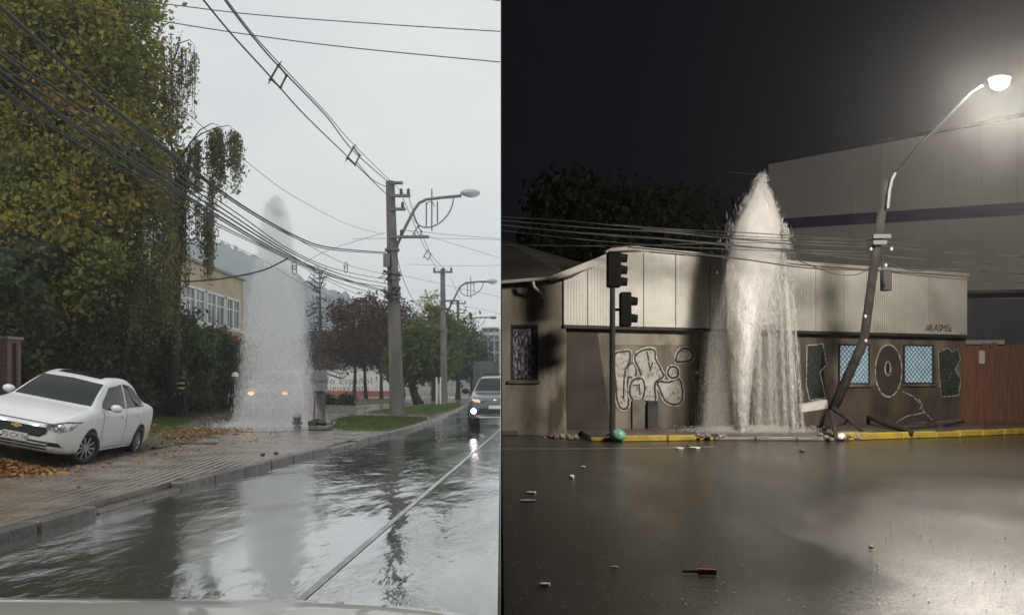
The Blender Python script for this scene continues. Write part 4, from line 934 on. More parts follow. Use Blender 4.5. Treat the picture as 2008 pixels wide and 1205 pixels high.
def pickup():
    paint = mat('pickup_white', (.60, .61, .61), (.68, .68, .67), 2, .3, coat=.5)
    st = [(2.45, .55, .70, .95, 1.0, .60), (2.38, .45, .84, 1.05, 1.10, .72), (2.1, .42, .89, 1.1, 1.15, .76), (1.4, .40, .90, 1.15, 1.2, .78), (1.0, .40, .90, 1.17, 1.24, .76), (.55, .40, .90, 1.18, 1.68, .66), (.2, .40, .90, 1.18, 1.80, .64), (-.9, .40, .90, 1.18, 1.80, .64),
          (-1.15, .42, .90, 1.18, 1.3, .72), (-1.3, .44, .90, 1.17, 1.2, .8), (-2.5, .5, .88, 1.15, 1.18, .8)]
    c = Car('white_pickup', 'white pickup with amber lamps lit standing behind the day jet', st, paint, (1.5, -1.5), .38, .78)
    c.patch('windscreen', [(-.70, 1.27), (.70, 1.27), (.60, 1.70), (-.60, 1.70)], 'x', m_carglass, .006, sub=4)
    lit = emis('amber_lamp', (1.0, .42, .06), 9.0)
    for s in (1, -1):
        c.patch('headlight', [(s*.45, .86), (s*.45, 1.02), (s*.80, 1.04), (s*.82, .88)], 'x', m_hlamp, .006, sub=3)
        p = c.bvh.ray_cast(Vector((5, s*.58, .97)), Vector((-1, 0, 0)))[0]
        MB().ell(p+Vector((.01, 0, 0)), (.04, .10, .06), 10, 6).build('amber_light', lit, c.root, smooth=True)
        c.patch('side_window', [(.75, 1.25), (.35, 1.66), (-.75, 1.70), (-.75, 1.25)], 'y', m_carglass, .006, sign=s)
        MB().ell((.7, s*1.06, 1.32), (.07, .13, .12), 10, 7).build('mirror', paint, c.root, smooth=True)
    c.patch('grille', [(-.42, 1.02), (.42, 1.02), (.42, .78), (-.42, .78)], 'x', m_blackp, .006, sub=3)
    c.patch('bumper', [(-.80, .70), (.80, .70), (.78, .52), (-.78, .52)], 'x', mat('bumper_grey', (.35, .35, .35), rough=.5), .03, sub=3)
    MB().ell((1.6, 0, 1.24), (.35, .28, .06), 10, 6).build('bonnet_scoop', paint, c.root, smooth=True)
    for x in (1.5, -1.5):
        for s in (1, -1): c.wheel(x, s, .38, .79, m_tyre, m_rim, width=.24)
    Y = 26.6; c.root.location = (at(527, 0, Y).x-.15, Y+2.3, .10); c.root.rotation_euler = (0, 0, math.radians(-90+4))
pickup()
# silver bonnet of the car the photograph was taken from
def bonnet():
    r = empty('car_bonnet', (-1.0, 2.2, 0)); tag(r, 'pale silver car bonnet edge along the bottom of the day street', 'car')
    m = mat('silver_paint', (.80, .83, .80), (.85, .87, .84), 3, .35, metal=.0, coat=1.0)
    V = []; nx, ny = 26, 10
    for j in range(ny):
        t = j/(ny-1)
        for i in range(nx):
            u = i/(nx-1); px = -160+u*1135
            py = 1171+ (px/982)*8 + 36*max(0, (px-560)/420)**2
            Y = 2.62-.9*t; e = at(px, py, 2.62); z = e.z+.02*math.sin(min(1, t*3)*math.pi/2)-.012*(1-min(1, t*9))+.03
            V.append(((px-CX)/F*2.62+1.0, Y-2.2, z-.03))
    me = bpy.data.meshes.new('bonnet_panel'); me.from_pydata(V, [], [(j*nx+i, j*nx+i+1, (j+1)*nx+i+1, (j+1)*nx+i) for j in range(ny-1) for i in range(nx-1)])
    o = link('bonnet_panel', me, m, r, True); sm = o.modifiers.new('s', 'SOLIDIFY'); sm.thickness = .012
    MB().box((-.85, -.35, 0), (.80, .36, .62)).build('front_body', m, r)
bonnet()
# ------------------------------------------------------------------ people (bodies grown from a jointed skeleton)
def person(label, loc, rz, cloth, skin, hat=None, bands=False, height=1.74):
    r = empty('person', loc, (0, 0, rz)); tag(r, label, 'person'); k = height/1.74
    J = {'pel': (0, 0, .94), 'sp': (0, .01, 1.12), 'ch': (0, 0, 1.34), 'nk': (0, 0, 1.47), 'hd': (0, .02, 1.56), 'ht': (0, .02, 1.66),
         'hl': (.10, 0, .90), 'kl': (.12, .04, .50), 'al': (.13, 0, .09), 'fl': (.14, .16, .05), 'hr': (-.10, 0, .90), 'kr': (-.12, .02, .50), 'ar': (-.13, -.03, .09), 'fr': (-.15, .13, .05),
         'sl': (.19, 0, 1.40), 'el': (.25, -.02, 1.13), 'wl': (.22, .14, .94), 'sr': (-.19, 0, 1.40), 'er': (-.26, .0, 1.13), 'wr': (-.20, .18, .98)}
    R_ = {'pel': .15, 'sp': .14, 'ch': .165, 'nk': .06, 'hd': .095, 'ht': .085, 'hl': .105, 'kl': .07, 'al': .05, 'fl': .045, 'hr': .105, 'kr': .07, 'ar': .05, 'fr': .045, 'sl': .075, 'el': .055, 'wl': .042, 'sr': .075, 'er': .055, 'wr': .042}
    E_ = [('pel', 'sp'), ('sp', 'ch'), ('ch', 'nk'), ('nk', 'hd'), ('hd', 'ht'), ('pel', 'hl'), ('hl', 'kl'), ('kl', 'al'), ('al', 'fl'), ('pel', 'hr'), ('hr', 'kr'), ('kr', 'ar'), ('ar', 'fr'), ('ch', 'sl'), ('sl', 'el'), ('el', 'wl'), ('ch', 'sr'), ('sr', 'er'), ('er', 'wr')]
    for sd_, w in ((1, 'wl'), (-1, 'wr')):       # five fingers from each palm
        px_, py_, pz_ = J[w]; J['p'+w] = (px_, py_+.05, pz_-.05); R_['p'+w] = .03; E_.append((w, 'p'+w))
        for q in range(5):
            a = 'f%d%s' % (q, w); b = 'g%d%s' % (q, w)
            o = (q-1.5)*.018 if q < 4 else .0
            J[a] = (px_+sd_*o-(sd_*.04 if q == 4 else 0), py_+.085, pz_-.08); J[b] = (px_+sd_*o-(sd_*.045 if q == 4 else 0), py_+.10, pz_-(.12, .125, .12, .11, .10)[q]); R_[a] = .0095; R_[b] = .008
            E_ += [('p'+w, a), (a, b)]
    names = list(J); me = bpy.data.meshes.new('body'); me.from_pydata([Vector(J[n])*k for n in names], [(names.index(a), names.index(b)) for a, b in E_], [])
    o = bpy.data.objects.new('tmp', me); C.objects.link(o); md = o.modifiers.new('s', 'SKIN'); md.use_smooth_shade = True
    for i, n in enumerate(names): me.skin_vertices[0].data[i].radius = (R_[n]*k*(1.12 if n in ('sp', 'ch', 'pel') else 1), R_[n]*k)
    for i in range(len(names)): me.skin_vertices[0].data[i].use_root = names[i] == 'pel'
    o.modifiers.new('u', 'SUBSURF').levels = 1
    bpy.context.view_layer.update(); me2 = bpy.data.meshes.new_from_object(o.evaluated_get(bpy.context.evaluated_depsgraph_get())); bpy.data.objects.remove(o)
    me2.materials.clear(); b = link('body', me2, [cloth, skin, mat('boots', (.012, .012, .012), rough=.6)], r, True)
    for p in me2.polygons:
        z = p.center.z/k; x = abs(p.center.x)/k
        p.material_index = 1 if (z > 1.47 or (z < .955 and p.center.y/k > .125 and x > .12 and z > .6)) else (2 if z < .13 else 0)
    f = MB(); f.ell((0, .115*k, 1.545*k), (.016*k, .022*k, .03*k), 6, 5); f.build('nose', skin, r, smooth=True)
    for s in (-1, 1):
        MB().ell((s*.036*k, .098*k, 1.575*k), (.014*k, .01*k, .008*k), 6, 4).build('eye', mat('eye_dark', (.02, .015, .012), rough=.2), r)
        MB().ell((s*.092*k, .02*k, 1.555*k), (.012*k, .02*k, .032*k), 6, 5).build('ear', skin, r, smooth=True)
    MB().ell((0, .104*k, 1.495*k), (.026*k, .008*k, .006*k), 6, 4).build('mouth', mat('lip', (.22, .09, .08)), r)
    MB().ell((0, .0, 1.61*k), (.098*k, .105*k, .085*k), 10, 6).build('hair', mat('dark_hair', (.015, .012, .01), rough=.6), r, smooth=True)
    if hat:
        MB().lathe([(.145, 1.60), (.15, 1.615), (.122, 1.63), (.12, 1.68), (.095, 1.74), (.05, 1.77), (0, 1.775)], 14, Matrix.Scale(k, 4) @ Matrix.Translation((0, .01, 0))).build('helmet', hat, r, smooth=True)
    if bands:
        hv = mat('reflective_band', (.55, .75, .12), (.65, .8, .25), 20, .4)
        for z in (1.30, 1.12):
            rr = .185 if z > 1.2 else .165
            MB().lathe([(rr, z-.025), (rr+.012, z-.015), (rr+.012, z+.03), (rr, z+.04)], 18, Matrix.Scale(k, 4) @ Matrix.Diagonal((1.12, 1.0, 1, 1))).build('reflective_band', hv, r)
    return r
m_dcloth = mat('dark_uniform', (.012, .014, .018), (.025, .027, .03), 9, .85)
skin = mat('skin', (.30, .18, .13), (.34, .21, .155), 10, .55)
Y = 29.0; p = at(358, 0, Y)
person('person in dark uniform with two bright reflective bands standing by the hedge', (p.x, Y, .10), math.radians(150), m_dcloth, skin, mat('black_helmet', (.015, .015, .015), rough=.4), True, 1.76)
Y = 28.5; p = at(461, 0, Y)
person('person in dark clothing and white helmet beside the pickup at the jet edge', (p.x, Y, .10), math.radians(200), m_dcloth, skin, mat('white_helmet', (.75, .75, .74), rough=.35), False, 1.70)
# ------------------------------------------------------------------ water jets
def water_mat(name, col, trans, alpha):
    m = bpy.data.materials.new(name); m.use_nodes = True; n, l = m.node_tree.nodes, m.node_tree.links; n.clear()
    o = n.new('ShaderNodeOutputMaterial'); d = n.new('ShaderNodeBsdfDiffuse'); t = n.new('ShaderNodeBsdfTranslucent'); g = n.new('ShaderNodeBsdfTransparent')
    d.inputs[0].default_value = (*col, 1); t.inputs[0].default_value = (*col, 1)
    a = n.new('ShaderNodeMixShader'); a.inputs[0].default_value = trans; b = n.new('ShaderNodeMixShader'); b.inputs[0].default_value = alpha
    l.new(d.outputs[0], a.inputs[1]); l.new(t.outputs[0], a.inputs[2]); l.new(g.outputs[0], b.inputs[1]); l.new(a.outputs[0], b.inputs[2]); l.new(b.outputs[0], o.inputs[0]); return m
def streaks(P, D, L, Wd):
    """three sided spindles at P along D, length L, radius Wd"""
    n = len(P); D = D/np.linalg.norm(D, axis=1)[:, None]; a = RNG.normal(0, 1, (n, 3)); a -= (a*D).sum(1)[:, None]*D; a /= np.linalg.norm(a, axis=1)[:, None]; b = np.cross(D, a)
    w = Wd[:, None]; h = (L/2)[:, None]
    ring = [P+(a*math.cos(t)+b*math.sin(t))*w for t in (0, 2.094, 4.189)]
    V = np.stack([P-D*h, P+D*h]+ring, 1).reshape(-1, 3); i = (np.arange(n)*5)[:, None]
    Fa = np.concatenate([i+np.array([[0, 3, 2]]), i+np.array([[0, 4, 3]]), i+np.array([[0, 2, 4]]), i+np.array([[1, 2, 3]]), i+np.array([[1, 3, 4]]), i+np.array([[1, 4, 2]])])
    return V, Fa
def ballistic(n, H, vmax, sigma, hvar, tmin=0.0):
    """drops thrown up from the nozzle: rise, turn over and fall outwards"""
    g_ = 9.8; vh = vmax*np.sqrt(RNG.uniform(0, 1, n)); az = RNG.uniform(0, 2*np.pi, n)
    Hi = H*(1-hvar*RNG.uniform(0, 1, n)**1.5-.25*(vh/vmax)**2); T = np.sqrt(2*Hi/g_); t = RNG.uniform(tmin, 2, n)*T; vz0 = g_*T
    z = vz0*t-.5*g_*t*t; vz = vz0-g_*t; r = vh*t
    P = np.c_[r*np.cos(az), r*np.sin(az), np.maximum(z, 0)]; D = np.c_[vh*np.cos(az), vh*np.sin(az), vz+1e-3]
    return P, D, t/T
m_drop = water_mat('white_water', (.97, .98, .98), .5, .8)
def vol_mat(name, dens, col=(.97, .98, 1.0), aniso=.2):
    m = bpy.data.materials.new(name); m.use_nodes = True; n, l = m.node_tree.nodes, m.node_tree.links; n.clear()
    o = n.new('ShaderNodeOutputMaterial'); v = n.new('ShaderNodeVolumePrincipled'); v.inputs['Color'].default_value = (*col, 1); v.inputs['Density'].default_value = dens; v.inputs['Anisotropy'].default_value = aniso
    l.new(v.outputs[0], o.inputs['Volume']); return m
def spray_body(name, prof, m, parent, seed, n=28, amp=.10):
    """closed wobbling body of fine spray; prof rows (x centre, z, radius x, radius y)"""
    V = []; rg = np.random.default_rng(seed); ph = rg.uniform(0, 6.28, 6)
    A = np.array(prof, float); zz = np.linspace(A[0, 1], A[-1, 1], 46); X = np.interp(zz, A[:, 1], A[:, 0]); RX = np.interp(zz, A[:, 1], A[:, 2]); RY = np.interp(zz, A[:, 1], A[:, 3])
    for z, x, rx, ry in zip(zz, X, RX, RY):
        for j in range(n):
            a = j*2*math.pi/n; q = 1+amp*(math.sin(2*a+z*1.9+ph[0])+.7*math.sin(5*a-z*3.1+ph[1])+.5*math.sin(9*a+z*5+ph[2]))+rg.normal(0, amp*.2)
            V.append((x+rx*q*math.cos(a), ry*q*math.sin(a), z))
    V = np.array(V); k = len(zz); i = np.arange(k-1)[:, None]*n; j = np.arange(n)[None, :]; a = (i+j).ravel(); b = (i+(j+1) % n).ravel()
    me = bpy.data.meshes.new(name); F_ = [tuple(q) for q in np.stack([a, b, b+n, a+n], 1).tolist()]+[tuple(range(n))[::-1], tuple(range((k-1)*n, k*n))]
    me.from_pydata(V.tolist(), [], F_); o = link(name, me, m, parent); tag(o, kind='stuff'); return o
def day_jet():
    Y = 23.6; x = at(541, 0, Y).x; H = at(0, 384, Y).z-.1; k = Y/F
    r = empty('water_jet', (x, Y, .1)); tag(r, 'tall hazy column of spray rising from the day pavement', 'water jet')
    RZ = np.array([(0, 82), (.12, 76), (.3, 66), (.5, 55), (.66, 44), (.8, 35), (.92, 27), (.97, 16), (1.0, 5)])*[H, k]
    n = 40000; zz = H*RNG.beta(1.0, 1.35, n); aa = RNG.uniform(0, 6.28, n); q = np.sqrt(RNG.uniform(0, 1, n))*np.interp(zz, RZ[:, 0], RZ[:, 1])*RNG.normal(1, .07, n)
    P = np.c_[q*np.cos(aa), q*np.sin(aa), zz]; sp = np.sqrt(2*9.8*np.maximum(H-zz, .3)); D = np.c_[np.cos(aa)*.5, np.sin(aa)*.5, -sp]
    V, Fa = streaks(P, D, .03+.016*sp*RNG.uniform(.5, 1.3, len(P)), RNG.uniform(.0016, .0036, len(P)))
    o = np_mesh_idx('falling_spray', V, Fa, m_drop, r); tag(o, kind='stuff')
    z = lambda py: CH+(HY-py)/F*Y-.1
    rows = [(0, 0.0, 80), (0, z(800), 75), (0, z(700), 66), (0, z(600), 54), (0, z(520), 44), (0, z(460), 34), (0, z(410), 25), (-.02, z(388), 13), (-.05, z(379), 4)]
    spray_body('mist', [(a, b, c*k, c*k) for a, b, c in rows], vol_mat('spray_mist', .27, (.99, .995, 1)), r, 3)
    spray_body('dense_mist', [(a+.0, b*.985+.01, c*k*.5, c*k*.5) for a, b, c in rows], vol_mat('spray_dense', .36, (.99, .995, 1)), r, 5, amp=.16)
    spray_body('right_curtain', [(.72, .02, .30, .4), (.62, z(700), .26, .4), (.45, z(600), .2, .3), (.3, z(540), .1, .15)], vol_mat('spray_curtain', .6, (.99, .995, 1)), r, 8, amp=.2)
    n = 12000; zz = H*.98*RNG.beta(1.0, 1.7, n); R = np.interp(zz, RZ[:, 0], RZ[:, 1])*1.04; a = RNG.uniform(0, 6.28, n); q = RNG.uniform(0, 1, n)**.6*R
    P = np.c_[q*np.cos(a), q*np.sin(a), zz]; P += RNG.normal(0, .05, P.shape); P[:, 2] = np.maximum(P[:, 2], 0)
    V, Fa = streaks(P, np.tile([0, 0, 1.], (n, 1))+RNG.normal(0, .3, (n, 3)), RNG.uniform(.015, .04, n), RNG.uniform(.003, .006, n))
    o = np_mesh_idx('droplets', V, Fa, m_drop, r); tag(o, kind='stuff')
    n = 12000; a = RNG.uniform(0, 6.28, n); q = np.abs(RNG.normal(.9, .5, n)); P = np.c_[q*np.cos(a), q*np.sin(a), np.abs(RNG.normal(0, .08, n))]
    V, Fa = streaks(P, RNG.normal(0, 1, (n, 3))+[0, 0, 1], RNG.uniform(.02, .06, n), RNG.uniform(.004, .009, n))
    o = np_mesh_idx('splash', V, Fa, m_drop, r); tag(o, kind='stuff')
    n = 1500; P = np.c_[RNG.normal(0, .13, n), RNG.normal(0, .13, n), H*(.91+.10*RNG.beta(1.3, 2.2, n))]; P[:, 0] += .10*np.sin(P[:, 2]*9)
    V, Fa = streaks(P, RNG.normal(0, .4, (n, 3))+[0, 0, 1], RNG.uniform(.02, .07, n), RNG.uniform(.003, .006, n))
    o = np_mesh_idx('tip_burst', V, Fa, m_drop, r); tag(o, kind='stuff')
day_jet()
# ================================================================== THE NIGHT STREET
m_nroad = wet_road('night_asphalt', (0.019, 0.0178, 0.0158), (0.056, 0.053, 0.047), 1.33, (0.11, 0.23),
                   [(140, (1, 1, 1), 0, .35, 0), (40, (1, 1, 1), .2, .4, 0), (1.1, (1, .6, 1), .5, .4, 0)], 0.020, (1, .5, 1), pr=(.2, .8), calm_min=.35)
NK = [(1.9, 18.6), (2.6, 18.45), (5.0, 18.9), (8.0, 18.75), (11.0, 19.8), (14.3, 21.3), (24, 26)]
e = .02
sheet('night_road', [(part_x(4.0)+e, 4.0), (41.9, 4.0), (41.9, 40), (24, 26)] + NK[::-1][1:] + [(1.9, 20.6), (part_x(20.6)+e, 20.6)], 0.004, m_nroad)
sheet('added_shelter_floor', [(-4.5, 2.9), (-4.5, -3.9), (41.9, -3.9), (41.9, 3.99), (part_x(3.99)+.03, 3.99), (-.05, 2.9)], 0.002, mat('dark_floor', (.02, .02, .02), (.035, .035, .033), 9, .8))  # unseen dark floor of the added daylight-blocking shelter
m_npave = mat('night_pavement', (.07, .064, .055), (.13, .118, .10), 1.8, .35, .4, 18, rvar=.15)
sheet('night_pavement', [(p[0], p[1]+.17) for p in NK] + [(24, 34), (part_x(30)+.05, 30), (part_x(20.9)+.03, 20.9), (1.9, 20.9)], 0.0, m_npave, thick=.13)
m_yel = mat('yellow_kerb_paint', (.42, .29, .03), (.24, .175, .05), 3.5, .5, .3, 25, lo=.42, hi=.7)
nk = empty('night_kerb'); tag(nk, kind='structure')
def seg(a, b, m, h, w=.18, name='kerb_stone'):
    a, b = Vector((*a, 0)), Vector((*b, 0)); n = max(1, round((b-a).length/1.0)); d = (b-a)/n; nr = Vector((-d.y, d.x, 0)).normalized()*w
    for i in range(n):
        p, q = a+d*(i+.01), a+d*(i+.99)
        if isinstance(m, list): mm = m[i % len(m)]
        else: mm = m
        MB().prism([p, q, q+nr, p+nr], (0, 0, h+random.uniform(-.012, .012))).build(name, mm, nk, bevel=.02)
m_nkerb = mat('bare_kerb', (.14, .13, .115), (.22, .205, .18), 4, .5, .3, 30)
seg((1.9, 18.6), (2.6, 18.45), m_yel, .10); seg((2.6, 18.45), (5.0, 18.9), m_yel, .15); seg((5.0, 18.9), (8.0, 18.75), m_nkerb, .09)
seg((8.0, 18.70), (8.9, 19.02), m_yel, .20, .42); seg((8.9, 19.1), (11.0, 19.8), m_yel, .17); seg((11.0, 19.8), (14.3, 21.3), m_yel, .16); seg((14.3, 21.3), (24, 26), m_yel, .15)
m_nline = mat('night_line_paint', (.30, .29, .27), (.12, .115, .105), 5, .45, lo=.4, hi=.65)
mb = MB(); P = [gp(984, 880), gp(1100, 880), gp(1250, 879), gp(1400, 876)]
for a, b in zip(P, P[1:]): mb.add([(a.x, a.y-.06, .009), (b.x, b.y-.06, .009), (b.x, b.y+.06, .009), (a.x, a.y+.06, .009)], [(0, 1, 2, 3)])
tag(mb.build('road_line', m_nline), kind='structure')
# patched surface and drain edge at the right
mp_ = mat('tar_patch', (.018, .017, .015), (.038, .035, .031), 9, .6, .5, 60, spec=.3)
def patch(pl, lab):
    pts = [gp(*p) for p in pl]; o = sheet('road_patch', [(p.x, p.y) for p in pts], .008, mp_)
0 and patch([(1775, 985), (1860, 972), (1960, 980), (2040, 998), (2040, 1006), (1900, 994), (1800, 991)], '')
0 and patch([(1230, 1157), (1310, 1146), (1312, 1149), (1232, 1160)], ''); 0 and patch([(1690, 1085), (1850, 1060), (2030, 1030), (2030, 1034), (1850, 1064), (1690, 1089)], '')
# ------------------------------------------------------------------ corner building
U0 = Vector((1.41, 21.0, 0)); ANG = math.atan2(4.4, 13.7); UX = Vector((math.cos(ANG), math.sin(ANG), 0)); UN = Vector((-math.sin(ANG), math.cos(ANG), 0))
def fac(px, py, off=0.0):
    """pixel -> (u along the front, z) on the plane lying off metres behind the front wall"""
    d = Vector(((px-CX)/F, 1, (HY-py)/F)); o = Vector((0, 0, CH)); q = U0+UN*off
    t = (q-o).dot(UN)/d.dot(UN); w = o+d*t-U0; return (w.dot(UX), w.z)
m_plas = mat('stained_plaster', (.06, .050, .039), (.22, .19, .15), .9, .85, .3, 12, c3=(.045, .036, .028), s3=1.6, stretch=(1, 1, .35), detail=9)
m_plas2 = mat('pale_plaster', (.18, .16, .13), (.33, .30, .25), 1.0, .85, .3, 12, c3=(.08, .068, .052), s3=1.1, stretch=(1, 1, .45), detail=9)
m_fascia = mat('fascia_sheet', (.41, .40, .36), (.52, .505, .46), .7, .55, 0, c3=(.31, .295, .26), s3=.8)
def add_ribs(m):
    n, l = m.node_tree.nodes, m.node_tree.links; t = n.new('ShaderNodeTexCoord'); w = n.new('ShaderNodeTexWave'); w.bands_direction = 'X'; w.inputs['Scale'].default_value = 3.6
    l.new(t.outputs['Object'], w.inputs['Vector']); bp = n.new('ShaderNodeBump'); bp.inputs['Strength'].default_value = .55; bp.inputs['Distance'].default_value = .02
    l.new(w.outputs[1], bp.inputs['Height']); l.new(bp.outputs[0], n['Principled BSDF'].inputs['Normal'])
add_ribs(m_fascia)
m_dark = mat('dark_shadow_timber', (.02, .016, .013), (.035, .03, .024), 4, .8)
m_nroof = mat('dark_roof', (.045, .040, .033), (.075, .068, .055), 1.2, .8, .3, 6)
m_gutter = mat('zinc_gutter', (.36, .35, .32), (.45, .43, .40), 3, .5)
nb = empty('corner_building', U0, (0, 0, ANG)); tag(nb, 'low corner building with white sheet fascia and graffiti on its wall', 'building')
UL = 14.39; FO = -.28
MB().box((0, 0, 0), (UL-.05, 4.4, 3.4)).build('wall', m_plas, nb)
# plaster fields of different tone on the front: pale strips and a brown lower field
def field(pl, m, off, name='plaster_field'):
    p = [fac(*q, off) for q in pl]; MB().prism([(u, off, z) for u, z in p], (0, -off-.002 if off < 0 else .01, 0)).build(name, m, nb)
field([(1375, 648), (1394, 648), (1394, 852), (1365, 852)], m_plas2, -.02); field([(1205, 645), (1374, 648), (1374, 676), (1205, 676)], m_plas2, -.012)
m_brown = mat('brown_stain', (.035, .026, .02), (.10, .075, .056), 1.3, .9, .3, 12, stretch=(1, 1, .5), detail=9)
field([(1110, 640), (1170, 640), (1200, 850), (1112, 850)], mat('doorway_dark', (.03, .024, .02), (.055, .045, .037), 1.2, .9), -.015)
field([(1570, 752), (1885, 760), (1885, 820), (1570, 845)], m_brown, -.010)
# fascia panels
edges = [1105, 1152, 1200, 1262, 1325, 1392, 1460, 1545, 1600, 1655, 1700, 1752, 1822, 1897]
def top_py(px):
    pts = [(1105, 541), (1188, 497), (1200, 492), (1240, 489), (1330, 497), (1430, 505), (1600, 520), (1700, 527), (1897, 541)]
    for (a, b) in zip(pts, pts[1:]):
        if px <= b[0]: return a[1]+(b[1]-a[1])*(px-a[0])/(b[0]-a[0])
    return 541
ub0, zb0 = fac(1105, 636, FO); ub1, zb1 = fac(1897, 656, FO)
for a, b in zip(edges, edges[1:]):
    (ua, za), (ub, zb_) = fac(a, top_py(a)+3, FO), fac(b, top_py(b)+3, FO); g_ = .012
    bz = lambda u: zb0+(zb1-zb0)*(u-ub0)/(ub1-ub0)
    MB().prism([(ua+g_, FO, bz(ua)), (ub-g_, FO, bz(ub)), (ub-g_, FO, zb_), (ua+g_, FO, za)], (0, .05+random.uniform(-.006, .006), 0)).build('panel', m_fascia, nb)
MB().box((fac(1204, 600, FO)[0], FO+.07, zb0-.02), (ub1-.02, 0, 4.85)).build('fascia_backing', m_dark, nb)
tp = [fac(px, top_py(px), FO-.04) for px in (1188, 1200, 1240, 1330, 1430, 1600, 1700, 1900)]
MB().tube([(u, FO-.02, z+.04) for u, z in tp], .055, 6).build('coping', m_gutter, nb)
MB().prism([(ub0, FO-.01, zb0-.09), (ub1, FO-.01, zb1-.09), (ub1, FO-.01, zb1-.005), (ub0, FO-.01, zb0-.005)], (0, .26, 0)).build('fascia_batten', m_dark, nb)
MB().ell((fac(1265, 478, FO)[0], .3, fac(1265, 484, FO)[1]), (.5, .25, .12), 10, 6, jit=.12).build('tarpaulin', m_gutter, nb, smooth=True)
# gable side strip and the lower wing on the left
w0 = Vector((part_x(20.95)+.03, 20.95, 0)); lw = at(1108, 0, 20.75)
dv = Vector((lw.x, 20.75, 0))-w0; wa = math.atan2(dv.y, dv.x); wl_ = dv.length
wing = empty('side_wing', w0, (0, 0, wa)); tag(wing, 'dim plastered side wing with a glittering barred window at the dividing edge', 'building')
def wf(px, py, off=0.0):
    ux, un = Vector((math.cos(wa), math.sin(wa), 0)), Vector((-math.sin(wa), math.cos(wa), 0)); d = Vector(((px-CX)/F, 1, (HY-py)/F)); o = Vector((0, 0, CH)); q = w0+un*off
    t = (q-o).dot(un)/d.dot(un); w = o+d*t-w0; return (w.dot(ux), w.z)
(wx0, wz0), (wx1, wz1) = wf(1001, 745), wf(1055, 636)
wtop = wf(1050, 552)[1]
mw = MB(); mw.box((0, 0, 0), (wx0, .3, wtop)); mw.box((wx1, 0, 0), (wl_+.02, .3, wtop)); mw.box((wx0, 0, 0), (wx1, .3, wz0)); mw.box((wx0, 0, wz1), (wx1, .3, wtop)); mw.box((0, .32, 0), (wl_, 6, wtop-.02)); mw.build('wall', m_plas2, wing)
fr = MB(); t_ = .06
fr.box((wx0, .02, wz0), (wx0+t_, .16, wz1)); fr.box((wx1-t_, .02, wz0), (wx1, .16, wz1)); fr.box((wx0+t_, .02, wz0), (wx1-t_, .16, wz0+t_)); fr.box((wx0+t_, .02, wz1-t_), (wx1-t_, .16, wz1))
win = fr.build('window', m_dark, wing)
MB().box((wx0+t_, .14, wz0+t_), (wx1-t_, .15, wz1-t_)).build('pane', mat('curtain_glint_glass', (.05, .05, .06), (.62, .62, .72), 9, .12, .5, 20, stretch=(2.4, 1, .9), lo=.46, hi=.62), win)  # bright flecks put the curtain's glitter into the pane colour
for i in range(7): MB().tube([(wx0+t_+(wx1-wx0-2*t_)*(i+.5)/7, .06, wz0+t_), (wx0+t_+(wx1-wx0-2*t_)*(i+.5)/7, .06, wz1-t_)], .011, 5).build('bar', mat('bar_steel', (.3, .3, .32), rough=.3, metal=.7), win)
MB().box((wx0-.06, -.06, wz0-.09), (wx1+.06, .1, wz0-.01)).build('sill', m_plas, wing)
# roof slope over the wing, eave gutter and downpipe elbow
A_, B_, C_ = at(983, 552, 20.6), at(1112, 540, 20.4), at(1192, 494, 20.6)
D_ = Vector((part_x(27)+.05, 27.0, at(983, 470, 27).z))
rr = MB(); Rm = Matrix.Translation(-w0)
def toW(v): return Matrix.Rotation(-wa, 4, 'Z') @ (Vector(v)-w0)
E_ = C_+Vector((.8, 5, .2)); rv = [toW(v) for v in (A_, B_, C_, E_, D_)]
rr.add(rv+[v-Vector((0, 0, .08)) for v in rv], [(0, 1, 2, 3, 4), (9, 8, 7, 6, 5), (0, 5, 6, 1), (1, 6, 7, 2), (2, 7, 8, 3), (3, 8, 9, 4), (4, 9, 5, 0)]); rr.build('roof', m_nroof, wing)
MB().tube([toW(at(983, 553, 20.55)), toW(at(1078, 545, 20.35))], .05, 7).build('gutter', m_gutter, wing)
MB().tube([toW(at(1045, 552, 20.4)), toW(at(1047, 562, 20.4)), toW(at(1062, 575, 20.55)), toW(at(1075, 586, 20.7))], .045, 7).build('downpipe', m_gutter, wing)
MB().prism([toW(at(1070, 545, 20.33)), toW(at(1192, 497, 20.38)), toW(at(1192, 512, 20.38)), toW(at(1112, 541, 20.35)), toW(at(1080, 551, 20.33))], (0, .06, 0)).build('barge_board', m_gutter, wing)
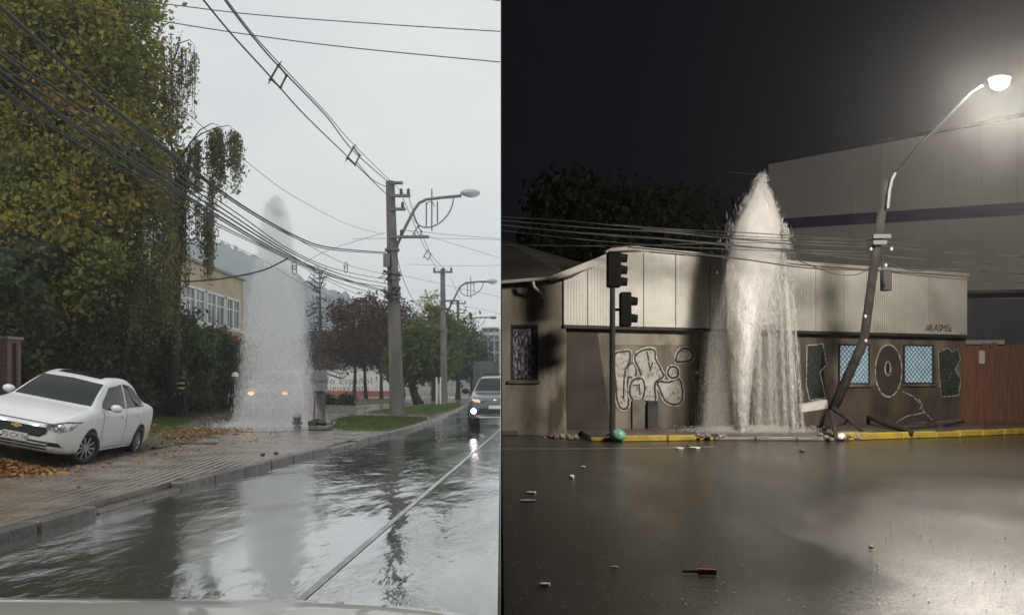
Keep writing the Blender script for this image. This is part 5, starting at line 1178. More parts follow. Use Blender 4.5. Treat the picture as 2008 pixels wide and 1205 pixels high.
# ---- windows with lattice on the front
m_lit = mat('blue_lit_pane', (.22, .33, .40), (.38, .50, .56), 3, .3, emit=(.45, .68, .80), es=.3)
for (x0, x1, y0, y1, lab) in [(1643, 1704, 674, 753, ''), (1770, 1829, 675, 752, '')]:
    (u0, z1_), (u1, z0_) = fac(x0, y0), fac(x1, y1); w_ = MB(); t_ = .05
    w_.box((u0, -.05, z0_), (u0+t_, -.003, z1_)); w_.box((u1-t_, -.05, z0_), (u1, -.003, z1_)); w_.box((u0+t_, -.05, z0_), (u1-t_, -.003, z0_+t_)); w_.box((u0+t_, -.05, z1_-t_), (u1-t_, -.003, z1_))
    wo = w_.build('window', m_dark, nb)
    n = 2
    for i in range(n): MB().box((u0+t_+(u1-u0-2*t_)*i/n+.008, -.022, z0_+t_), (u0+t_+(u1-u0-2*t_)*(i+1)/n-.008, -.004, z1_-t_)).build('pane', m_lit, wo)
    lt = MB(); W_, H_ = u1-u0-2*t_, z1_-z0_-2*t_; stp = .16
    k = -int(H_/stp)-1
    while k*stp < W_+H_:
        for sg in (1, -1):
            pts = []
            for zz in (0, H_):
                pts.append((k*stp+zz if sg > 0 else k*stp+H_-zz, zz))
            (xa, za), (xb, zb_) = pts
            if xb == xa: continue
            lo_ = max(0, min(xa, xb)); hi_ = min(W_, max(xa, xb))
            if hi_-lo_ > .02:
                f_ = lambda x: za+(zb_-za)*(x-xa)/(xb-xa)
                lt.tube([(u0+t_+lo_, -.04-.004*sg, z0_+t_+f_(lo_)), (u0+t_+hi_, -.04-.004*sg, z0_+t_+f_(hi_))], .012, 4)
        k += 1
    lo2 = lt.build('lattice', mat('lattice_paint', (.05, .06, .07), rough=.5), wo); tag(lo2, kind='stuff')
    MB().box((u0-.05, -.09, z0_-.08), (u1+.05, -.003, z0_)).build('sill', m_plas, wo)
# ---- graffiti (flat paint on the wall)
m_gfill = mat('graffiti_silver', (.30, .29, .27), (.42, .41, .38), 2.5, .6); m_gline = mat('graffiti_black', (.012, .011, .010), rough=.6); m_ghalo = mat('graffiti_pale', (.42, .40, .36), (.50, .48, .43), 4, .7); m_ggreen = mat('graffiti_green', (.018, .032, .024), (.03, .045, .035), 3, .8)
def worn(m, amt):
    n, l = m.node_tree.nodes, m.node_tree.links; t = n.new('ShaderNodeTexCoord'); z = n.new('ShaderNodeTexNoise'); z.inputs['Scale'].default_value = 7; z.inputs['Detail'].default_value = 8; z.inputs['Roughness'].default_value = .75
    r_ = n.new('ShaderNodeValToRGB'); r_.color_ramp.elements[0].position = amt-.07; r_.color_ramp.elements[1].position = amt+.10; l.new(t.outputs['Object'], z.inputs['Vector']); l.new(z.outputs[0], r_.inputs[0]); l.new(r_.outputs[0], n['Principled BSDF'].inputs['Alpha'])
for m_, a_ in ((m_gfill, .40), (m_ghalo, .44), (m_gline, .34), (m_ggreen, .42)): worn(m_, a_)
def closed(pts, n=4):
    m_ = len(pts); out = []
    for i in range(m_):
        p0, p1, p2, p3 = [Vector(pts[(i+j-1) % m_]) for j in range(4)]
        for k in range(n):
            t = k/n; out.append(.5*((2*p1)+(p2-p0)*t+(2*p0-5*p1+4*p2-p3)*t*t+(3*p1-p0-3*p2+p3)*t**3))
    return out
def flat_poly(mb, pts, y):
    n = len(mb.v); bm = bmesh.new(); f = bm.faces.new([bm.verts.new((p[0], y, p[1])) for p in pts]); bmesh.ops.triangulate(bm, faces=[f]); bm.verts.index_update()
    mb.add([v.co for v in bm.verts], [tuple(v.index for v in ff.verts) for ff in bm.faces]); bm.free()
def ribbon(mb, pts, w, y, close=True):
    n = len(pts); N = n if close else n-1
    for i in range(N):
        a, b = Vector(pts[i]), Vector(pts[(i+1) % n]); d = b-a
        if d.length < 1e-5: continue
        d.normalize(); q = Vector((-d.y, d.x))*w/2; a2, b2 = a-d*w*.3, b+d*w*.3; yy = y-.0002*(i % 3)
        mb.add([(a2.x-q.x, yy, a2.y-q.y), (b2.x-q.x, yy, b2.y-q.y), (b2.x+q.x, yy, b2.y+q.y), (a2.x+q.x, yy, a2.y+q.y)], [(0, 1, 2, 3)])
Z1 = lambda x, y: (982+x*.3486, 480+y*.3486); Z3 = lambda x, y: (1550+x*.481, 320+y*.481)
def glyph(zp, zf, fill, lw=.055, hw=.13, smooth=3, base=-.026, halo=True):
    uv = [fac(*zf(*p)) for p in zp]; pts = closed(uv, smooth)
    if halo:
        mb = MB(); ribbon(mb, pts, hw, base); mb.build('graffiti_halo', m_ghalo, nb)
    mb = MB(); flat_poly(mb, pts, base-.002); mb.build('graffiti_fill', fill, nb)
    mb = MB(); ribbon(mb, pts, lw, base-.004); mb.build('graffiti_outline', m_gline if halo else m_ghalo, nb)
glyph([(640, 615), (680, 602), (722, 600), (722, 650), (706, 690), (735, 662), (758, 690), (750, 750), (716, 742), (712, 800), (715, 900), (684, 922), (655, 885), (645, 780), (636, 700)], Z1, m_gfill)
glyph([(760, 615), (808, 588), (860, 592), (866, 640), (892, 690), (912, 738), (880, 760), (862, 790), (866, 878), (822, 882), (800, 860), (792, 760), (772, 690), (752, 650)], Z1, m_gfill, base=-.033)
glyph([(735, 765), (788, 750), (806, 800), (792, 868), (752, 880), (722, 838)], Z1, m_gfill, base=-.040)
glyph([(880, 770), (940, 772), (1000, 755), (1018, 820), (1012, 880), (975, 896), (925, 878), (895, 820)], Z1, m_gfill, base=-.033)
glyph([(965+30*math.cos(a), 716+32*math.sin(a)) for a in [i*math.pi/4 for i in range(8)]], Z1, m_gfill, base=-.044)
glyph([(985, 655), (988, 615), (1015, 585), (1055, 585), (1078, 615), (1066, 645), (1030, 655)], Z1, m_gfill, base=-.033)
for pl in [[(700, 690), (690, 760), (688, 860)], [(828, 660), (838, 705), (850, 660)], [(818, 600), (830, 650)], [(740, 790), (775, 785), (778, 840)]]:
    mb = MB(); ribbon(mb, [fac(*Z1(*p)) for p in pl], .035, -.05, False); mb.build('graffiti_stroke', m_gline, nb)
m_ofill = mat('graffiti_umber', (.03, .024, .019), (.05, .04, .032), 3, .8)
glyph([(65, 742), (130, 736), (145, 820), (118, 850), (140, 955), (75, 965), (62, 900)], Z3, m_ggreen, .03, smooth=1, halo=False)
glyph([(397+54*math.cos(a), 845+106*math.sin(a)) for a in [i*math.pi/9 for i in range(18)]], Z3, m_ofill, .045, smooth=2, halo=False)
glyph([(393+11*math.cos(a), 836+27*math.sin(a)) for a in [i*math.pi/6 for i in range(12)]], Z3, m_gline, .05, smooth=2, halo=False, base=-.036)
glyph([(600, 770), (640, 752), (655, 770), (680, 756), (690, 800), (668, 840), (692, 878), (682, 945), (612, 952), (604, 860)], Z3, m_ggreen, .03, smooth=1, halo=False)
for pl in [[(455, 930), (500, 950), (530, 985), (540, 1010), (575, 1045)], [(430, 1055), (470, 1030), (540, 1015)], [(520, 960), (535, 985), (525, 1000)]]:
    mb = MB(); ribbon(mb, [fac(*Z3(*p)) for p in pl], .03, -.03, False); mb.build('graffiti_stroke', m_ghalo, nb)
u, z = fac(1814, 648, FO-.01); u2, _ = fac(1884, 648, FO-.01)
text('graffiti_tag', '#ILASMSa', .30, m_gline, (u, FO-.012, z), (math.pi/2, 0, 0), nb, .002, sx=.86, shear=.15)
# service box on the wall, small plates
u0, z1_ = fac(1266, 785); u1, z0_ = fac(1286, 848)
mb = MB().box((u0, -.14, .1), (u1, -.003, z1_)).build('meter_box', mat('meter_dark', (.025, .02, .02), (.04, .035, .035), 3, .6), nb)
MB().box((u0+.02, -.15, z1_-.16), (u1-.02, -.142, z1_-.02)).build('meter_window', m_blackp, mb)
u0, z1_ = fac(1238, 783); u1, z0_ = fac(1262, 846); MB().box((u0, -.08, .1), (u1, -.003, z1_)).build('meter_box', mat('meter_grey', (.10, .095, .085), (.15, .14, .125), 3, .7), nb)
# ------------------------------------------------------------------ right: timber gate, dark blue house, warehouse
def timber_gate():
    Y0, Y1 = 25.2, 26.2; a = at(1889, 0, Y0); b = at(2075, 0, Y1); r = empty('timber_fence', (a.x, a.y, 0), (0, 0, math.atan2(b.y-a.y, b.x-a.x))); tag(r, 'reddish board fence at the right end of the corner building', 'fence')
    L = (b-a).xy.length; n = 15; H = at(0, 676, 25.6).z; m = mat('red_brown_board', (.13, .058, .035), (.21, .10, .06), 3, .75, .3, 20, stretch=(4, 1, .4))
    for i in range(n):
        h = H+random.uniform(-.05, .05) - (.12 if 3 < i < 5 else 0)
        MB().box((L*i/n+.012, random.uniform(-.012, .012), .1), (L*(i+1)/n-.012, .04, h)).build('board', m, r)
    for z in (.6, H-.4): MB().box((0, .055, z), (L, .12, z+.1)).build('rail', m, r)
    for x in (0.02, L*.33, L*.66): MB().box((x, .06, 0), (x+.12, .2, H+.08)).build('post', m, r)
    MB().box((.62, -.02, H-.62), (.85, -.014, H-.2)).build('notice', mat('paper', (.5, .5, .46)), r)
timber_gate()
def blue_house():
    Y = 30; a = at(1885, 0, Y); r = empty('blue_shed', (a.x, Y, 0)); tag(r, 'dark bluish shed rising behind the board fence', 'building')
    MB().box((0, 0, 0), (9, 6, at(0, 585, Y).z)).build('wall', mat('slate_blue_wall', (.055, .065, .085), (.08, .09, .11), 1, .85), r)
    MB().prism([(-.4, -.5, at(0, 578, Y).z), (9.4, -.5, at(0, 570, Y).z), (9.4, 6.4, at(0, 545, Y).z), (-.4, 6.4, at(0, 553, Y).z)], (0, 0, .12)).build('roof', m_nroof, r)
    MB().box((-.3, -.62, at(0, 676, Y).z), (1.3, -.5, at(0, 668, Y).z)).build('ledge', m_gutter, r)
blue_house()
def warehouse():
    a, b = at(1507, 0, 48.0), at(2070, 0, 38.8); r = empty('warehouse', (a.x, a.y, 0), (0, 0, math.atan2(b.y-a.y, b.x-a.x))); tag(r, 'large grey warehouse with a blue stripe behind the corner building', 'building')
    L = (b-a).xy.length; m = mat('grey_cladding', (.50, .49, .46), (.58, .57, .53), .25, .7); ms = mat('blue_stripe', (.030, .034, .115), (.038, .042, .13), 1, .6)
    zt = at(0, 322, 48).z; s0, s1 = at(0, 450, 48).z, at(0, 430, 48).z; n = 9
    t0, t1 = at(0, 418, 38.8).z, at(0, 392, 38.8).z; ztr = at(0, 219, 38.8).z
    MB().box((.1, .07, 0), (L, 9, min(zt, ztr)-.2)).build('core', m_dark, r)
    for i in range(n):
        x0, x1 = L*i/n+.006, L*(i+1)/n-.006
        q = lambda A, B, x: A+(B-A)*x/L
        MB().prism([(x0, 0, 0), (x1, 0, 0), (x1, 0, q(s0, t0, x1)), (x0, 0, q(s0, t0, x0))], (0, .06, 0)).build('panel', m, r)
        MB().prism([(x0, 0, q(s1, t1, x0)), (x1, 0, q(s1, t1, x1)), (x1, 0, q(zt, ztr, x1)), (x0, 0, q(zt, ztr, x0))], (0, .06, 0)).build('panel', m, r)
        MB().prism([(x0-.005, .006, q(s0, t0, x0)), (x1+.005, .006, q(s0, t0, x1)), (x1+.005, .006, q(s1, t1, x1)), (x0-.005, .006, q(s1, t1, x0))], (0, .06, 0)).build('stripe', ms, r)
    MB().prism([(-.15, -.1, zt), (L, -.1, ztr), (L, -.1, ztr+.22), (-.15, -.1, zt+.22)], (0, .5, 0)).build('parapet', m_dark, r)
warehouse()
tree('night_tree', 'black tree mass barely seen against the night sky', tuple(at(1190, 790, 38)*Vector((1, 1, 0)) if False else (4.7, 38, 0)), 6, .3,
     [((3.6, 38, 9.6), (3.0, 2.4, 2.2), 1.3), ((7.6, 38.5, 9.0), (3.2, 2.4, 1.8), 1), ((1.8, 38, 8.0), (1.8, 1.8, 1.5), .6)], 11000, 240, .42, lm_dark, .17, limbs=14, cut=lambda p: p[:, 0] > .3)
# ------------------------------------------------------------------ traffic signals
def traffic_signal():
    Y = 18.85; p = at(1201, 0, Y); r = empty('traffic_signal', (p.x, Y, .12)); tag(r, 'dark traffic signal post with two heads turned away', 'traffic light')
    m = mat('signal_black', (.005, .005, .005), (.009, .009, .009), 5, .9, spec=.1); k = Y/F; z = lambda py: at(0, py, Y).z-.12
    MB().lathe([(.16, 0), (.16, .03), (.075, .06), (.07, z(640)), (.06, z(500))], 10).build('post', mat('signal_post', (.012, .012, .012), (.02, .018, .017), 5, .9), r, smooth=True)
    def head(x0, x1, y0, y1, n, side):
        h = MB().box((x0*k, -.14, z(y1)), (x1*k, .14, z(y0))).build('signal_head', m, r, bevel=.03)
        for i in range(n):
            zc = z(y0+(y1-y0)*(i+.5)/n); xs = x1*k
            MB().tube([(xs, 0, zc), (xs+.16, 0, zc-.015)], [.115, .10], 10).build('visor', m, h)
        MB().box((min(x0*k, -.02)*0-.02, .02, z((y0+y1)/2)-.03), (x0*k+.02, .08, z((y0+y1)/2)+.03)).build('bracket', m, h)
    head(-11, 16, 494, 563, 3, 1); head(14, 36, 573, 640, 2, 1)
traffic_signal()
# ------------------------------------------------------------------ broken leaning pole with its lamp
m_npole = mat('wet_pole', (.012, .0105, .009), (.035, .031, .026), 6, .9, .8, 35, stretch=(1, 1, .3))
lean = [at(1632, 806, 20.3), at(1694, 668, 20.0), at(1718, 490, 19.3), at(1739, 352, 18.6)]
def leaning_pole():
    o0 = lean[0]; r = empty('leaning_pole', (o0.x, o0.y, o0.z)); tag(r, 'snapped utility pole leaning over the pavement held by its cables', 'utility pole')
    L = [p-o0 for p in lean]; MB().tube([L[0], L[1].lerp(L[0], .05), L[1].lerp(L[2], .04), L[2], L[3]], [.135, .13, .12, .11, .10], 8).build('post', m_npole, r, smooth=True)
    # splintered foot: stays touching ground
    for (a, b, w) in [((1634, 800), (1698, 838), .07), ((1636, 796), (1668, 815), .045), ((1630, 808), (1640, 848), .08)]:
        A = at(*a, 20.2)-o0; B = gp(b[0], b[1]+14, .13)-o0; MB().tube([A, (A+B)/2+Vector((0, 0, .05)), B], [w, w*.8, w*.5], 6).build('splinter', m_npole, r)
    for (py0, w) in [(466, 34), (478, 26)]:
        c = at(1722 if py0 == 466 else 1718, py0, 19.2)-o0; MB().box((c.x-w/2*.0128, c.y-.22, c.z-.05), (c.x+w/2*.0128, c.y-.12, c.z+.05)).build('crossarm', mat('galvanised', (.10, .10, .095), rough=.6, metal=.3), r)
    c = at(1722, 552, 19.5)-o0; MB().box((c.x-.02, c.y-.32, c.z-.26), (c.x+.2, c.y-.12, c.z+.26)).build('junction_box', mat('box_black', (.02, .02, .02), rough=.5), r, bevel=.02)
    for (px, py) in [(1737, 520), (1697, 620), (1698, 668), (1708, 488), (1748, 488)]:
        MB().ell(at(px, py, 19.15)-o0, (.04, .04, .05), 8, 5).build('insulator', mat('porcelain', (.35, .35, .33), rough=.3), r, smooth=True)
    MB().tube([at(1733, 500, 19.1)-o0, at(1728, 540, 19.1)-o0, at(1737, 560, 19.1)-o0], .015, 4).build('loop_wire', m_wire, r)
    MB().tube([at(1741, 408, 18.6)-o0, at(1744, 375, 18.5)-o0, at(1749, 352, 18.4)-o0, at(1756, 338, 18.4)-o0], .035, 6).build('bracket_stub', mat('stub_steel', (.16, .16, .15), rough=.6), r)
leaning_pole()
def night_lamp():
    YL = 13.0; o0 = at(1756, 338, 18.4); r = empty('night_street_lamp', o0); tag(r, 'lit white street lamp on a long arm above the leaning pole', 'street lamp')
    pts = [at(1756, 338, 18.4), at(1800, 285, 16.9), at(1852, 236, 15.2), at(1905, 180, 13.6), at(1925, 168, 13.1)]
    MB().tube([p-o0 for p in pts], [.020, .020, .020, .022, .024], 7).build('arm', mat('arm_steel', (.03, .03, .028), rough=.7), r, smooth=True)
    c = at(1960, 163, YL)-o0; MB().ell(c+Vector((0, 0, .07)), (.19, .11, .06), 14, 7).build('lamp_head', m_lamp, r, smooth=True)
    ln = MB().ell(c, (.15, .12, .11), 16, 9).build('lens', emis('lit_lens', (1, .95, .86), 40.0), r, smooth=True)
    L = bpy.data.lights.new('lamp_light', 'POINT'); L.energy = 5700; L.color = (1.0, .925, .82); L.shadow_soft_size = .6
    lo = bpy.data.objects.new('lamp_light', L); C.objects.link(lo); lo.parent = r; lo.location = c+Vector((-.02, -.05, -.42))
night_lamp()
NW = 'wires slung between the night buildings'
ncur = [([(983, 425), (1100, 432), (1250, 446), (1440, 462), (1590, 468), (1718, 470)], .010), ([(983, 432), (1150, 446), (1300, 455), (1450, 468), (1716, 478)], .016), ([(1200, 440), (1330, 450), (1440, 455), (1560, 462), (1716, 472)], .012),
        ([(983, 480), (1200, 482), (1440, 476), (1590, 480), (1714, 484)], .010), ([(1190, 462), (1320, 470), (1440, 480), (1600, 498), (1712, 510)], .014), ([(1230, 484), (1440, 506), (1580, 525), (1708, 530)], .018),
        ([(1725, 470), (1800, 482), (1900, 494), (2030, 502)], .012), ([(1725, 480), (1820, 492), (1920, 498), (2030, 505)], .012), ([(1722, 500), (1820, 510), (1900, 516), (2030, 520)], .012), ([(1722, 530), (1800, 540), (1900, 548), (2030, 556)], .014)]
NL = ['topmost wire from the dividing edge to the leaning pole', 'thick second wire over the dark roof to the leaning pole', 'wire starting above the signal heads towards the leaning pole', 'flat faint wire low over the dark wing roof', 'wire dipping behind the jet to the leaning pole', 'heavy cable hugging the fascia top to the leaning pole',
      'highest wire leaving the leaning pole to the right', 'second wire leaving the leaning pole to the right', 'third wire leaving the leaning pole to the right', 'lowest sagging wire leaving the leaning pole to the right']
ncur += [([(983, 441), (1120, 455), (1300, 468), (1500, 487), (1712, 495)], .020), ([(983, 452), (1150, 470), (1330, 484), (1520, 492), (1712, 502)], .013), ([(1260, 449), (1380, 462), (1500, 474), (1640, 482), (1716, 481)], .016), ([(1560, 508), (1630, 535), (1680, 538), (1708, 522)], .014), ([(1730, 512), (1790, 530), (1860, 527), (2030, 538)], .016)]
NL += ['thick dark cable sagging low over the wing roof', 'thin lower cable under the thick dark one over the wing roof', 'short heavy cable between the jet and the leaning pole', 'slack loop of cable hanging before the fascia left of the leaning pole', 'slack cable drooping before the fascia right of the leaning pole']
m_nwire = mat('worn_cable', (.02, .02, .019), (.07, .068, .062), 1.2, .5)
for (pts, rad), lb in zip(ncur, NL):
    P = smooth_line([at(p[0], p[1], 19.4) for p in pts]); o = MB().tube(P, rad, 5).build('night_cable', m_nwire); tag(o, lb, 'cable', NW)
P = [at(1430, 337, 26), at(1500, 344, 26)]; tag(MB().tube(P, .014, 4).build('night_cable', m_nwire), 'short bright wire above the night jet tip', 'cable', NW)
P = smooth_line([at(1433, 385, 22), at(1440, 410, 22), at(1446, 440, 22), at(1430, 490, 22)]); tag(MB().tube(P, .04, 5).build('night_post', m_npole), 'crooked dark post end left of the night jet tip', 'post')
# fallen poles and rods on the pavement
for i, (a, b, w, lb) in enumerate([((1698, 808), (1788, 846), .06, 'dark broken pole lying on the pavement below the windows'), ((1770, 822), (1838, 834), .03, 'thin rod lying by the wall under the round graffiti'), ((1850, 815), (1890, 824), .03, 'short rod lying at the end of the corner building')]):
    A, B = gp(a[0], a[1]+22, .13), gp(b[0], b[1]+4, .13); tag(MB().tube([A+Vector((0, 0, .25 if i == 0 else .05)), (A+B)/2+Vector((0, 0, .1 if i == 0 else .05)), B+Vector((0, 0, .05))], w, 6).build('fallen_pole', m_npole), lb, 'pole')
# pale concrete block at the right of the jet, rubble, bags
Yb = 21.2; p = at(1598, 0, Yb)
tag(MB().prism([at(1569, 794, Yb), at(1622, 783, Yb), at(1624, 800, Yb), at(1571, 808, Yb)], (.05, .5, 0)).build('concrete_lintel', mat('pale_concrete', (.42, .41, .39), (.5, .49, .46), 3, .8)), 'pale concrete lintel slab jutting beside the leaning pole foot', 'slab')
tag(MB().prism([at(1571, 808.5, Yb), at(1620, 800.5, Yb), at(1612, 852, Yb), at(1575, 852, Yb)], (.05, .4, 0)).build('rubble_block', m_brown), 'dark masonry block under the pale lintel', 'block')
def bag(px, py, Y, s, m, label, name='rubbish_bag'):
    p = at(px, py, Y); r = empty(name, (p.x, Y, .02)); tag(r, label, 'bag'); mb = MB(); mb.ell((0, 0, s*.72), (s, s*.8, s*.75), 14, 10, jit=.09); mb.build('sack', m, r, smooth=True)
    MB().lathe([(.03, s*1.35), (.05, s*1.5), (.02, s*1.58)], 7).build('knot', m, r)
m_grn = mat('green_plastic', (.10, .28, .22), (.20, .42, .34), 7, .3, .5, 16)
bag(1212, 850, 18.35, .20, m_grn, 'pale green rubbish bag at the foot of the traffic signal')
bag(1650, 862, 18.62, .12, mat('white_plastic', (.6, .58, .56), (.7, .68, .66), 7, .4, .4, 16), 'small white rubbish bag beside the thick yellow kerb end')
m_stone = mat('rubble_stone', (.12, .10, .085), (.22, .19, .16), 6, .8, .4, 25)
for (n, x0, x1, y0, y1, s0, s1, lb) in [(15, 1590, 1690, 848, 858, .03, .08, 'broken masonry rubble around the leaning pole foot'), (11, 1368, 1420, 846, 854, .04, .10, 'rubble heap left of the night jet nozzle'), (10, 1060, 1130, 852, 858, .03, .10, 'loose stones along the side wing foot')]:
    r = empty('rubble', gp((x0+x1)/2, y1, .13)); tag(r, lb, 'rubble')
    for i in range(n):
        q = gp(random.uniform(x0, x1), random.uniform(y0, y1)+4, .13)-r.location; s = random.uniform(s0, s1); MB().ell(q+Vector((0, 0, s*.4)), (s, s*.8, s*.6), 7, 4, jit=.3).build('stone', m_stone, r)
# litter on the road
m_lit_w = mat('litter_white', (.55, .54, .52), (.68, .67, .64), 9, .6)
for (px, py, w, h, lb) in [(1069, 1151, 24, 7, 'white paper scrap nearest the viewer on the night road'), (1041, 968, 22, 4, 'upper pale scrap of the pair at the left of the night road'), (1036, 984, 38, 3, 'lower long pale scrap of the pair at the left of the night road'), (1122, 937, 8, 8, 'small bright crumpled scrap left on the night road'), (1144, 917, 10, 3, 'tiny pale scrap behind the crumpled one'), (1206, 1116, 16, 4, 'dull flat scrap left of the red stick'), (1362, 879, 22, 4, 'white splash of litter on the line before the jet'), (1333, 880, 16, 4, 'pale flake beside the litter on the line')]:
    c = gp(px, py); k = c.y/F; r_ = MB(); W_, D_2 = w*k/2, h*k*c.y/CH/2*.55
    pts = [(c.x+W_*math.cos(a)*random.uniform(.75, 1.1), c.y+D_2*math.sin(a)*random.uniform(.7, 1.15), .012) for a in [i*math.pi/4 for i in range(8)]]
    o = r_.prism(pts, (0, 0, min(.05, .012+h*k*.25))).build('litter', m_lit_w); tag(o, lb, 'litter', 'pale litter on the night road')
a, b = gp(1338, 1126), gp(1405, 1129)
r = empty('red_stick', a); tag(r, 'orange red stick lying on the night road', 'stick'); MB().tube([(0, 0, .025), ((b-a).x*.5, (b-a).y*.5, .03)], .011, 5).build('shaft', mat('stick_wood', (.3, .15, .08)), r); MB().tube([((b-a).x*.45, (b-a).y*.45, .03), ((b-a).x, (b-a).y, .03)], .024, 6).build('grip', mat('orange_red', (.42, .10, .03), rough=.5), r)
for (px, py, lb) in [(1352, 876, 'dark stone on the line before the jet'), (1573, 886, 'dark stone right of the jet on the road'), (1708, 1079, 'dark clod on the tar seam at right')]:
    c = gp(px, py); tag(MB().ell(c+Vector((0, 0, .03)), (.004*c.y, .0035*c.y, .0025*c.y), 8, 5, jit=.2).build('road_stone', m_mud), lb, 'stone')
mb = MB()
for i in range(260):
    c = gp(random.uniform(990, 2000), random.uniform(880, 1200)); s = random.uniform(.003, .008); mb.ell(c+Vector((0, 0, s*.7+.004)), (s, s, s*.7), 5, 3)
tag(mb.build('grit', mat('grit_grey', (.12, .11, .10), (.2, .19, .17), 30, .7)), 'tiny pale grit sprinkled over the night road', 'grit', kind='stuff')
# ------------------------------------------------------------------ the night jet
def night_jet():
    Y = 20.4; b = at(1447, 850, Y); r = empty('night_water_jet', (b.x, Y, .13)); tag(r, 'bright white water jet bursting from the night pavement', 'water jet')
    k = Y/F; zz = lambda py: CH+(HY-py)/F*Y-.13; m = water_mat('lit_white_water', (.90, .89, .87), .4, .72); mc = water_mat('lit_core_water', (.90, .89, .87), .35, .95); m2 = water_mat('lit_spray', (.84, .83, .80), .4, .8)
    # solid rising stream: centre line px/py with half widths
    cl = [(1447, 846, 6), (1447, 820, 8), (1446, 780, 11), (1448, 720, 15), (1452, 650, 20), (1460, 580, 27), (1470, 510, 36), (1478, 450, 38), (1486, 405, 26), (1489, 378, 15), (1490, 362, 8)]
    C_ = np.array(cl, float); py = np.concatenate([np.linspace(846, 600, 26), np.linspace(595, 362, 34)]); o_ = np.argsort(C_[:, 1])
    cx = np.interp(py, C_[o_, 1], C_[o_, 0]); hw = np.interp(py, C_[o_, 1], C_[o_, 2])
    n = 26; V = []
    for i, (x, y, h) in enumerate(zip(cx, py, hw)):
        f = np.clip((846-y)/300, .05, 1)
        for j in range(n):
            a = j*2*math.pi/n; q = h*k*.80*(1+f*(.16*math.sin(3*a+i*.7)+.12*math.sin(7*a-i*.45)+.10*math.sin(11*a+i*1.3)) + f*RNG.normal(0, .05))
            V.append(((x-1447)*k+q*math.cos(a), q*math.sin(a)*.8-.4*min(1, max(0, (y-520)/120)), zz(y)+(RNG.normal(0, .03) if i > 3 else 0)))
    V = np.array(V); i = np.arange(len(py)-1)[:, None]*n; j = np.arange(n)[None, :]; a = (i+j).ravel(); b_ = (i+(j+1) % n).ravel()
    np_mesh_idx('core_stream', V, np.stack([a, b_, b_+n, a+n], 1), mc, r, smooth=True)
    # streaks wrapping the stream
    def cloud(N, f, Lr, Wr, mat_, name, ang):
        P = f(N); D = np.tile([0, 0, 1.], (len(P), 1))+RNG.normal(0, ang, (len(P), 3)); V, Fa = streaks(P, D, RNG.uniform(*Lr, len(P)), RNG.uniform(*Wr, len(P)))
        o = np_mesh_idx(name, V, Fa, mat_, r); tag(o, kind='stuff')
    def f1(N):
        y = RNG.uniform(362, 835, N); x = np.interp(y, C_[o_, 1], C_[o_, 0]); h = np.interp(y, C_[o_, 1], C_[o_, 2])
        return np.c_[(x-1447+RNG.normal(0, .55, N)*h)*k, RNG.normal(0, .45, N)*h*k-.4*np.clip((y-520)/120, 0, 1), zz(y)]
    cloud(30000, f1, (.05, .28), (.0018, .0045), m, 'stream_streaks', .05)
    P_ = lambda rows: [((x-1447)*k, zz(y), rx*k, ry*k) for x, y, rx, ry in rows]
    wv = lambda nm, d: vol_mat(nm, d, (.97, .965, .955))
    spray_body('crown_mist', P_([(1495, 850, 62, 45), (1497, 760, 62, 45), (1496, 660, 62, 46), (1494, 580, 60, 46), (1491, 520, 55, 44), (1489, 460, 46, 38), (1489, 410, 26, 24), (1490, 372, 9, 9)]), wv('night_mist_a', .22), r, 21)
    spray_body('upper_mist', P_([(1474, 640, 26, 22), (1482, 560, 44, 34), (1487, 500, 48, 36), (1489, 450, 42, 32), (1490, 400, 24, 20), (1490, 368, 9, 9)]), wv('night_mist_b', 1.6), r, 22, amp=.12)
    spray_body('core_mist', [(x_, z_, a_, b_) for x_, z_, a_, b_ in P_([(1447, 846, 9, 9), (1446, 780, 17, 17), (1448, 720, 23, 23), (1452, 650, 30, 28), (1460, 580, 38, 32), (1470, 510, 46, 38), (1480, 440, 44, 34), (1488, 395, 24, 20), (1490, 366, 9, 9)])], wv('night_mist_d', 2.4), r, 25, amp=.09).location.y = -.25
    spray_body('side_mist', P_([(1404, 850, 30, 40), (1408, 760, 26, 36), (1416, 660, 24, 32), (1428, 580, 20, 28), (1442, 510, 14, 20), (1456, 460, 6, 8)]), wv('night_mist_c', .5), r, 23)
    # falling veil: clumped strands, raggedest at the right
    def veil(N, x_top, x_bot, y_top, y_bot, spread, clump):
        s = RNG.uniform(0, 1, clump); idx = RNG.integers(0, clump, N); u = s[idx]
        start = y_top+(y_bot-y_top)*.42*np.abs(u-.25)**1.2*1.5; t = RNG.uniform(0, 1, N)**.8; y = start+(y_bot-start)*t
        xt = x_top[0]+(x_top[1]-x_top[0])*u; xb = x_bot[0]+(x_bot[1]-x_bot[0])*u; w = ((y-y_top)/(y_bot-y_top))**.55
        x = xt+(xb-xt)*w+RNG.normal(0, spread, N); dep = RNG.normal(.12, .22, clump)[idx]+RNG.normal(0, .03, N)
        return np.c_[(x-1447)*k, dep, zz(y)]
    cloud(10000, lambda N: veil(N, (1490, 1514), (1486, 1572), 372, 850, 1.8, 24), (.08, .45), (.0018, .0048), m, 'falling_strands', .03)
    cloud(4500, lambda N: veil(N, (1486, 1512), (1474, 1566), 385, 850, 7, 300), (.05, .2), (.0016, .0036), m2, 'falling_spray', .06)
    cloud(12000, lambda N: veil(N, (1484, 1466), (1446, 1380), 385, 850, 9, 300), (.02, .09), (.0016, .0034), m2, 'fine_drops', .2)
    def f2(N):
        y = RNG.uniform(370, 640, N); h = np.interp(y, [370, 400, 460, 560, 640], [9, 25, 48, 58, 60]); return np.c_[(1489-1447+np.clip(RNG.normal(0, .5, N), -1.15, 1.15)*h)*k, RNG.normal(0, .28, N)*h/60, zz(y)]
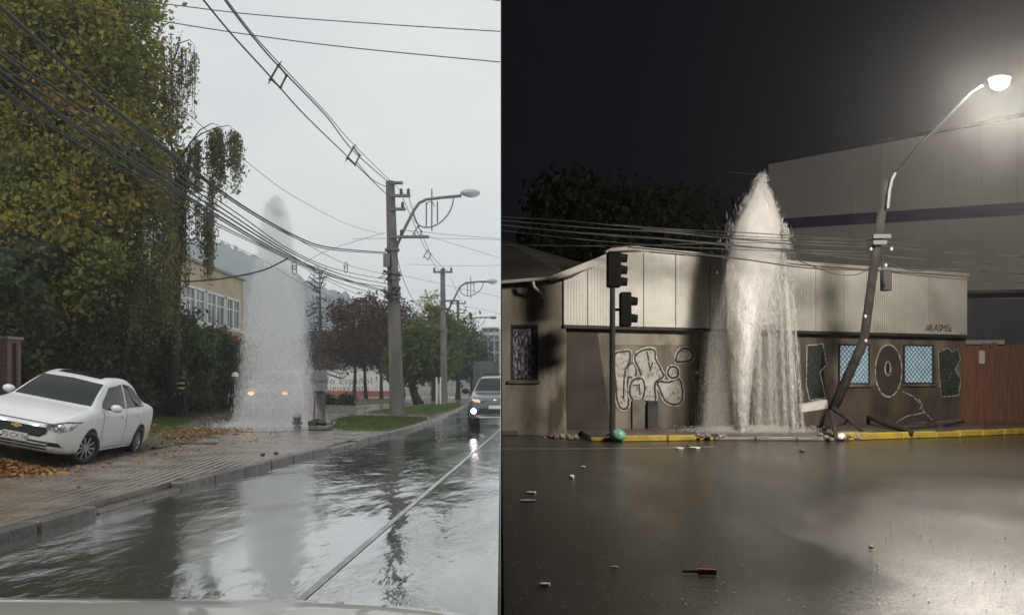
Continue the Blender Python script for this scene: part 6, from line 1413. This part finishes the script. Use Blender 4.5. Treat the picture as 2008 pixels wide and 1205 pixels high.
    cloud(15000, f2, (.04, .22), (.0018, .0045), m, 'crown_spray', .08)
    # ragged tongues thrown off the crown and its edges
    def f4(N):
        T_ = 46; ty = RNG.uniform(368, 560, T_); tw = np.interp(ty, [368, 400, 460, 560], [8, 26, 50, 60]); sd_ = np.where(RNG.uniform(0, 1, T_) < .6, 1, -1); tx = 1489+sd_*tw*RNG.uniform(.6, 1.08, T_)
        ty[:9] = RNG.uniform(346, 366, 9); tx[:9] = 1489+RNG.normal(0, 5, 9); ln = RNG.uniform(10, 46, T_); i_ = RNG.integers(0, T_, N); u_ = RNG.uniform(0, 1, N); y = ty[i_]-8+ln[i_]*u_; x = tx[i_]+sd_[i_]*u_**1.5*9+RNG.normal(0, 2.2, N)*(1.2-u_)
        return np.c_[(x-1447)*k, RNG.normal(0, .12, N), zz(y)]
    cloud(7000, f4, (.03, .12), (.002, .005), m, 'torn_edges', .12)
    def f3(N): return np.c_[RNG.normal(.35, .75, N), RNG.normal(0, .32, N), np.abs(RNG.normal(0, .07, N))]
    cloud(9000, f3, (.02, .06), (.004, .009), m2, 'splash', .8)
    MB().lathe([(.13, -.02), (.13, .03), (.07, .05), (.07, .12), (.10, .13), (.10, .16)], 12).build('broken_riser', m_blackp, r)
night_jet()
pts = [gp(px, py, .13) for px, py in [(1420, 872), (1480, 868), (1560, 868), (1640, 866), (1650, 862), (1600, 857), (1500, 856), (1430, 858)]]
sheet('night_water', [(p.x, max(p.y, 19.15)) for p in pts], .136, mat('foam_water', (.45, .44, .42), (.62, .61, .58), 5, .25, .4, 20))
# ------------------------------------------------------------------ damp air by day, a volume added for lamp bloom by night
def haze_and_bloom(pts, z0, z1, dens, col, an):
    o = MB().prism([(x, y, z0) for x, y in pts], (0, 0, z1-z0)).build('haze_and_bloom', None); o['kind'] = 'stuff'
    m = vol_mat('haze_bloom_air', dens, col, an); o.data.materials.append(m)
haze_and_bloom([(part_x(-8)-.004, -8), (part_x(720)-.004, 720), (-560, 720), (-560, -8)], -4, 124, .0010, (.92, .96, 1.0), .25)
haze_and_bloom([(part_x(-3.9)+.01, -3.9), (41.9, -3.9), (41.9, 59.9), (part_x(59.9)+.01, 59.9)], -.25, 29.9, .00042, (.97, .97, .97), .88)  # added night volume, imitates the bloom round the lamp
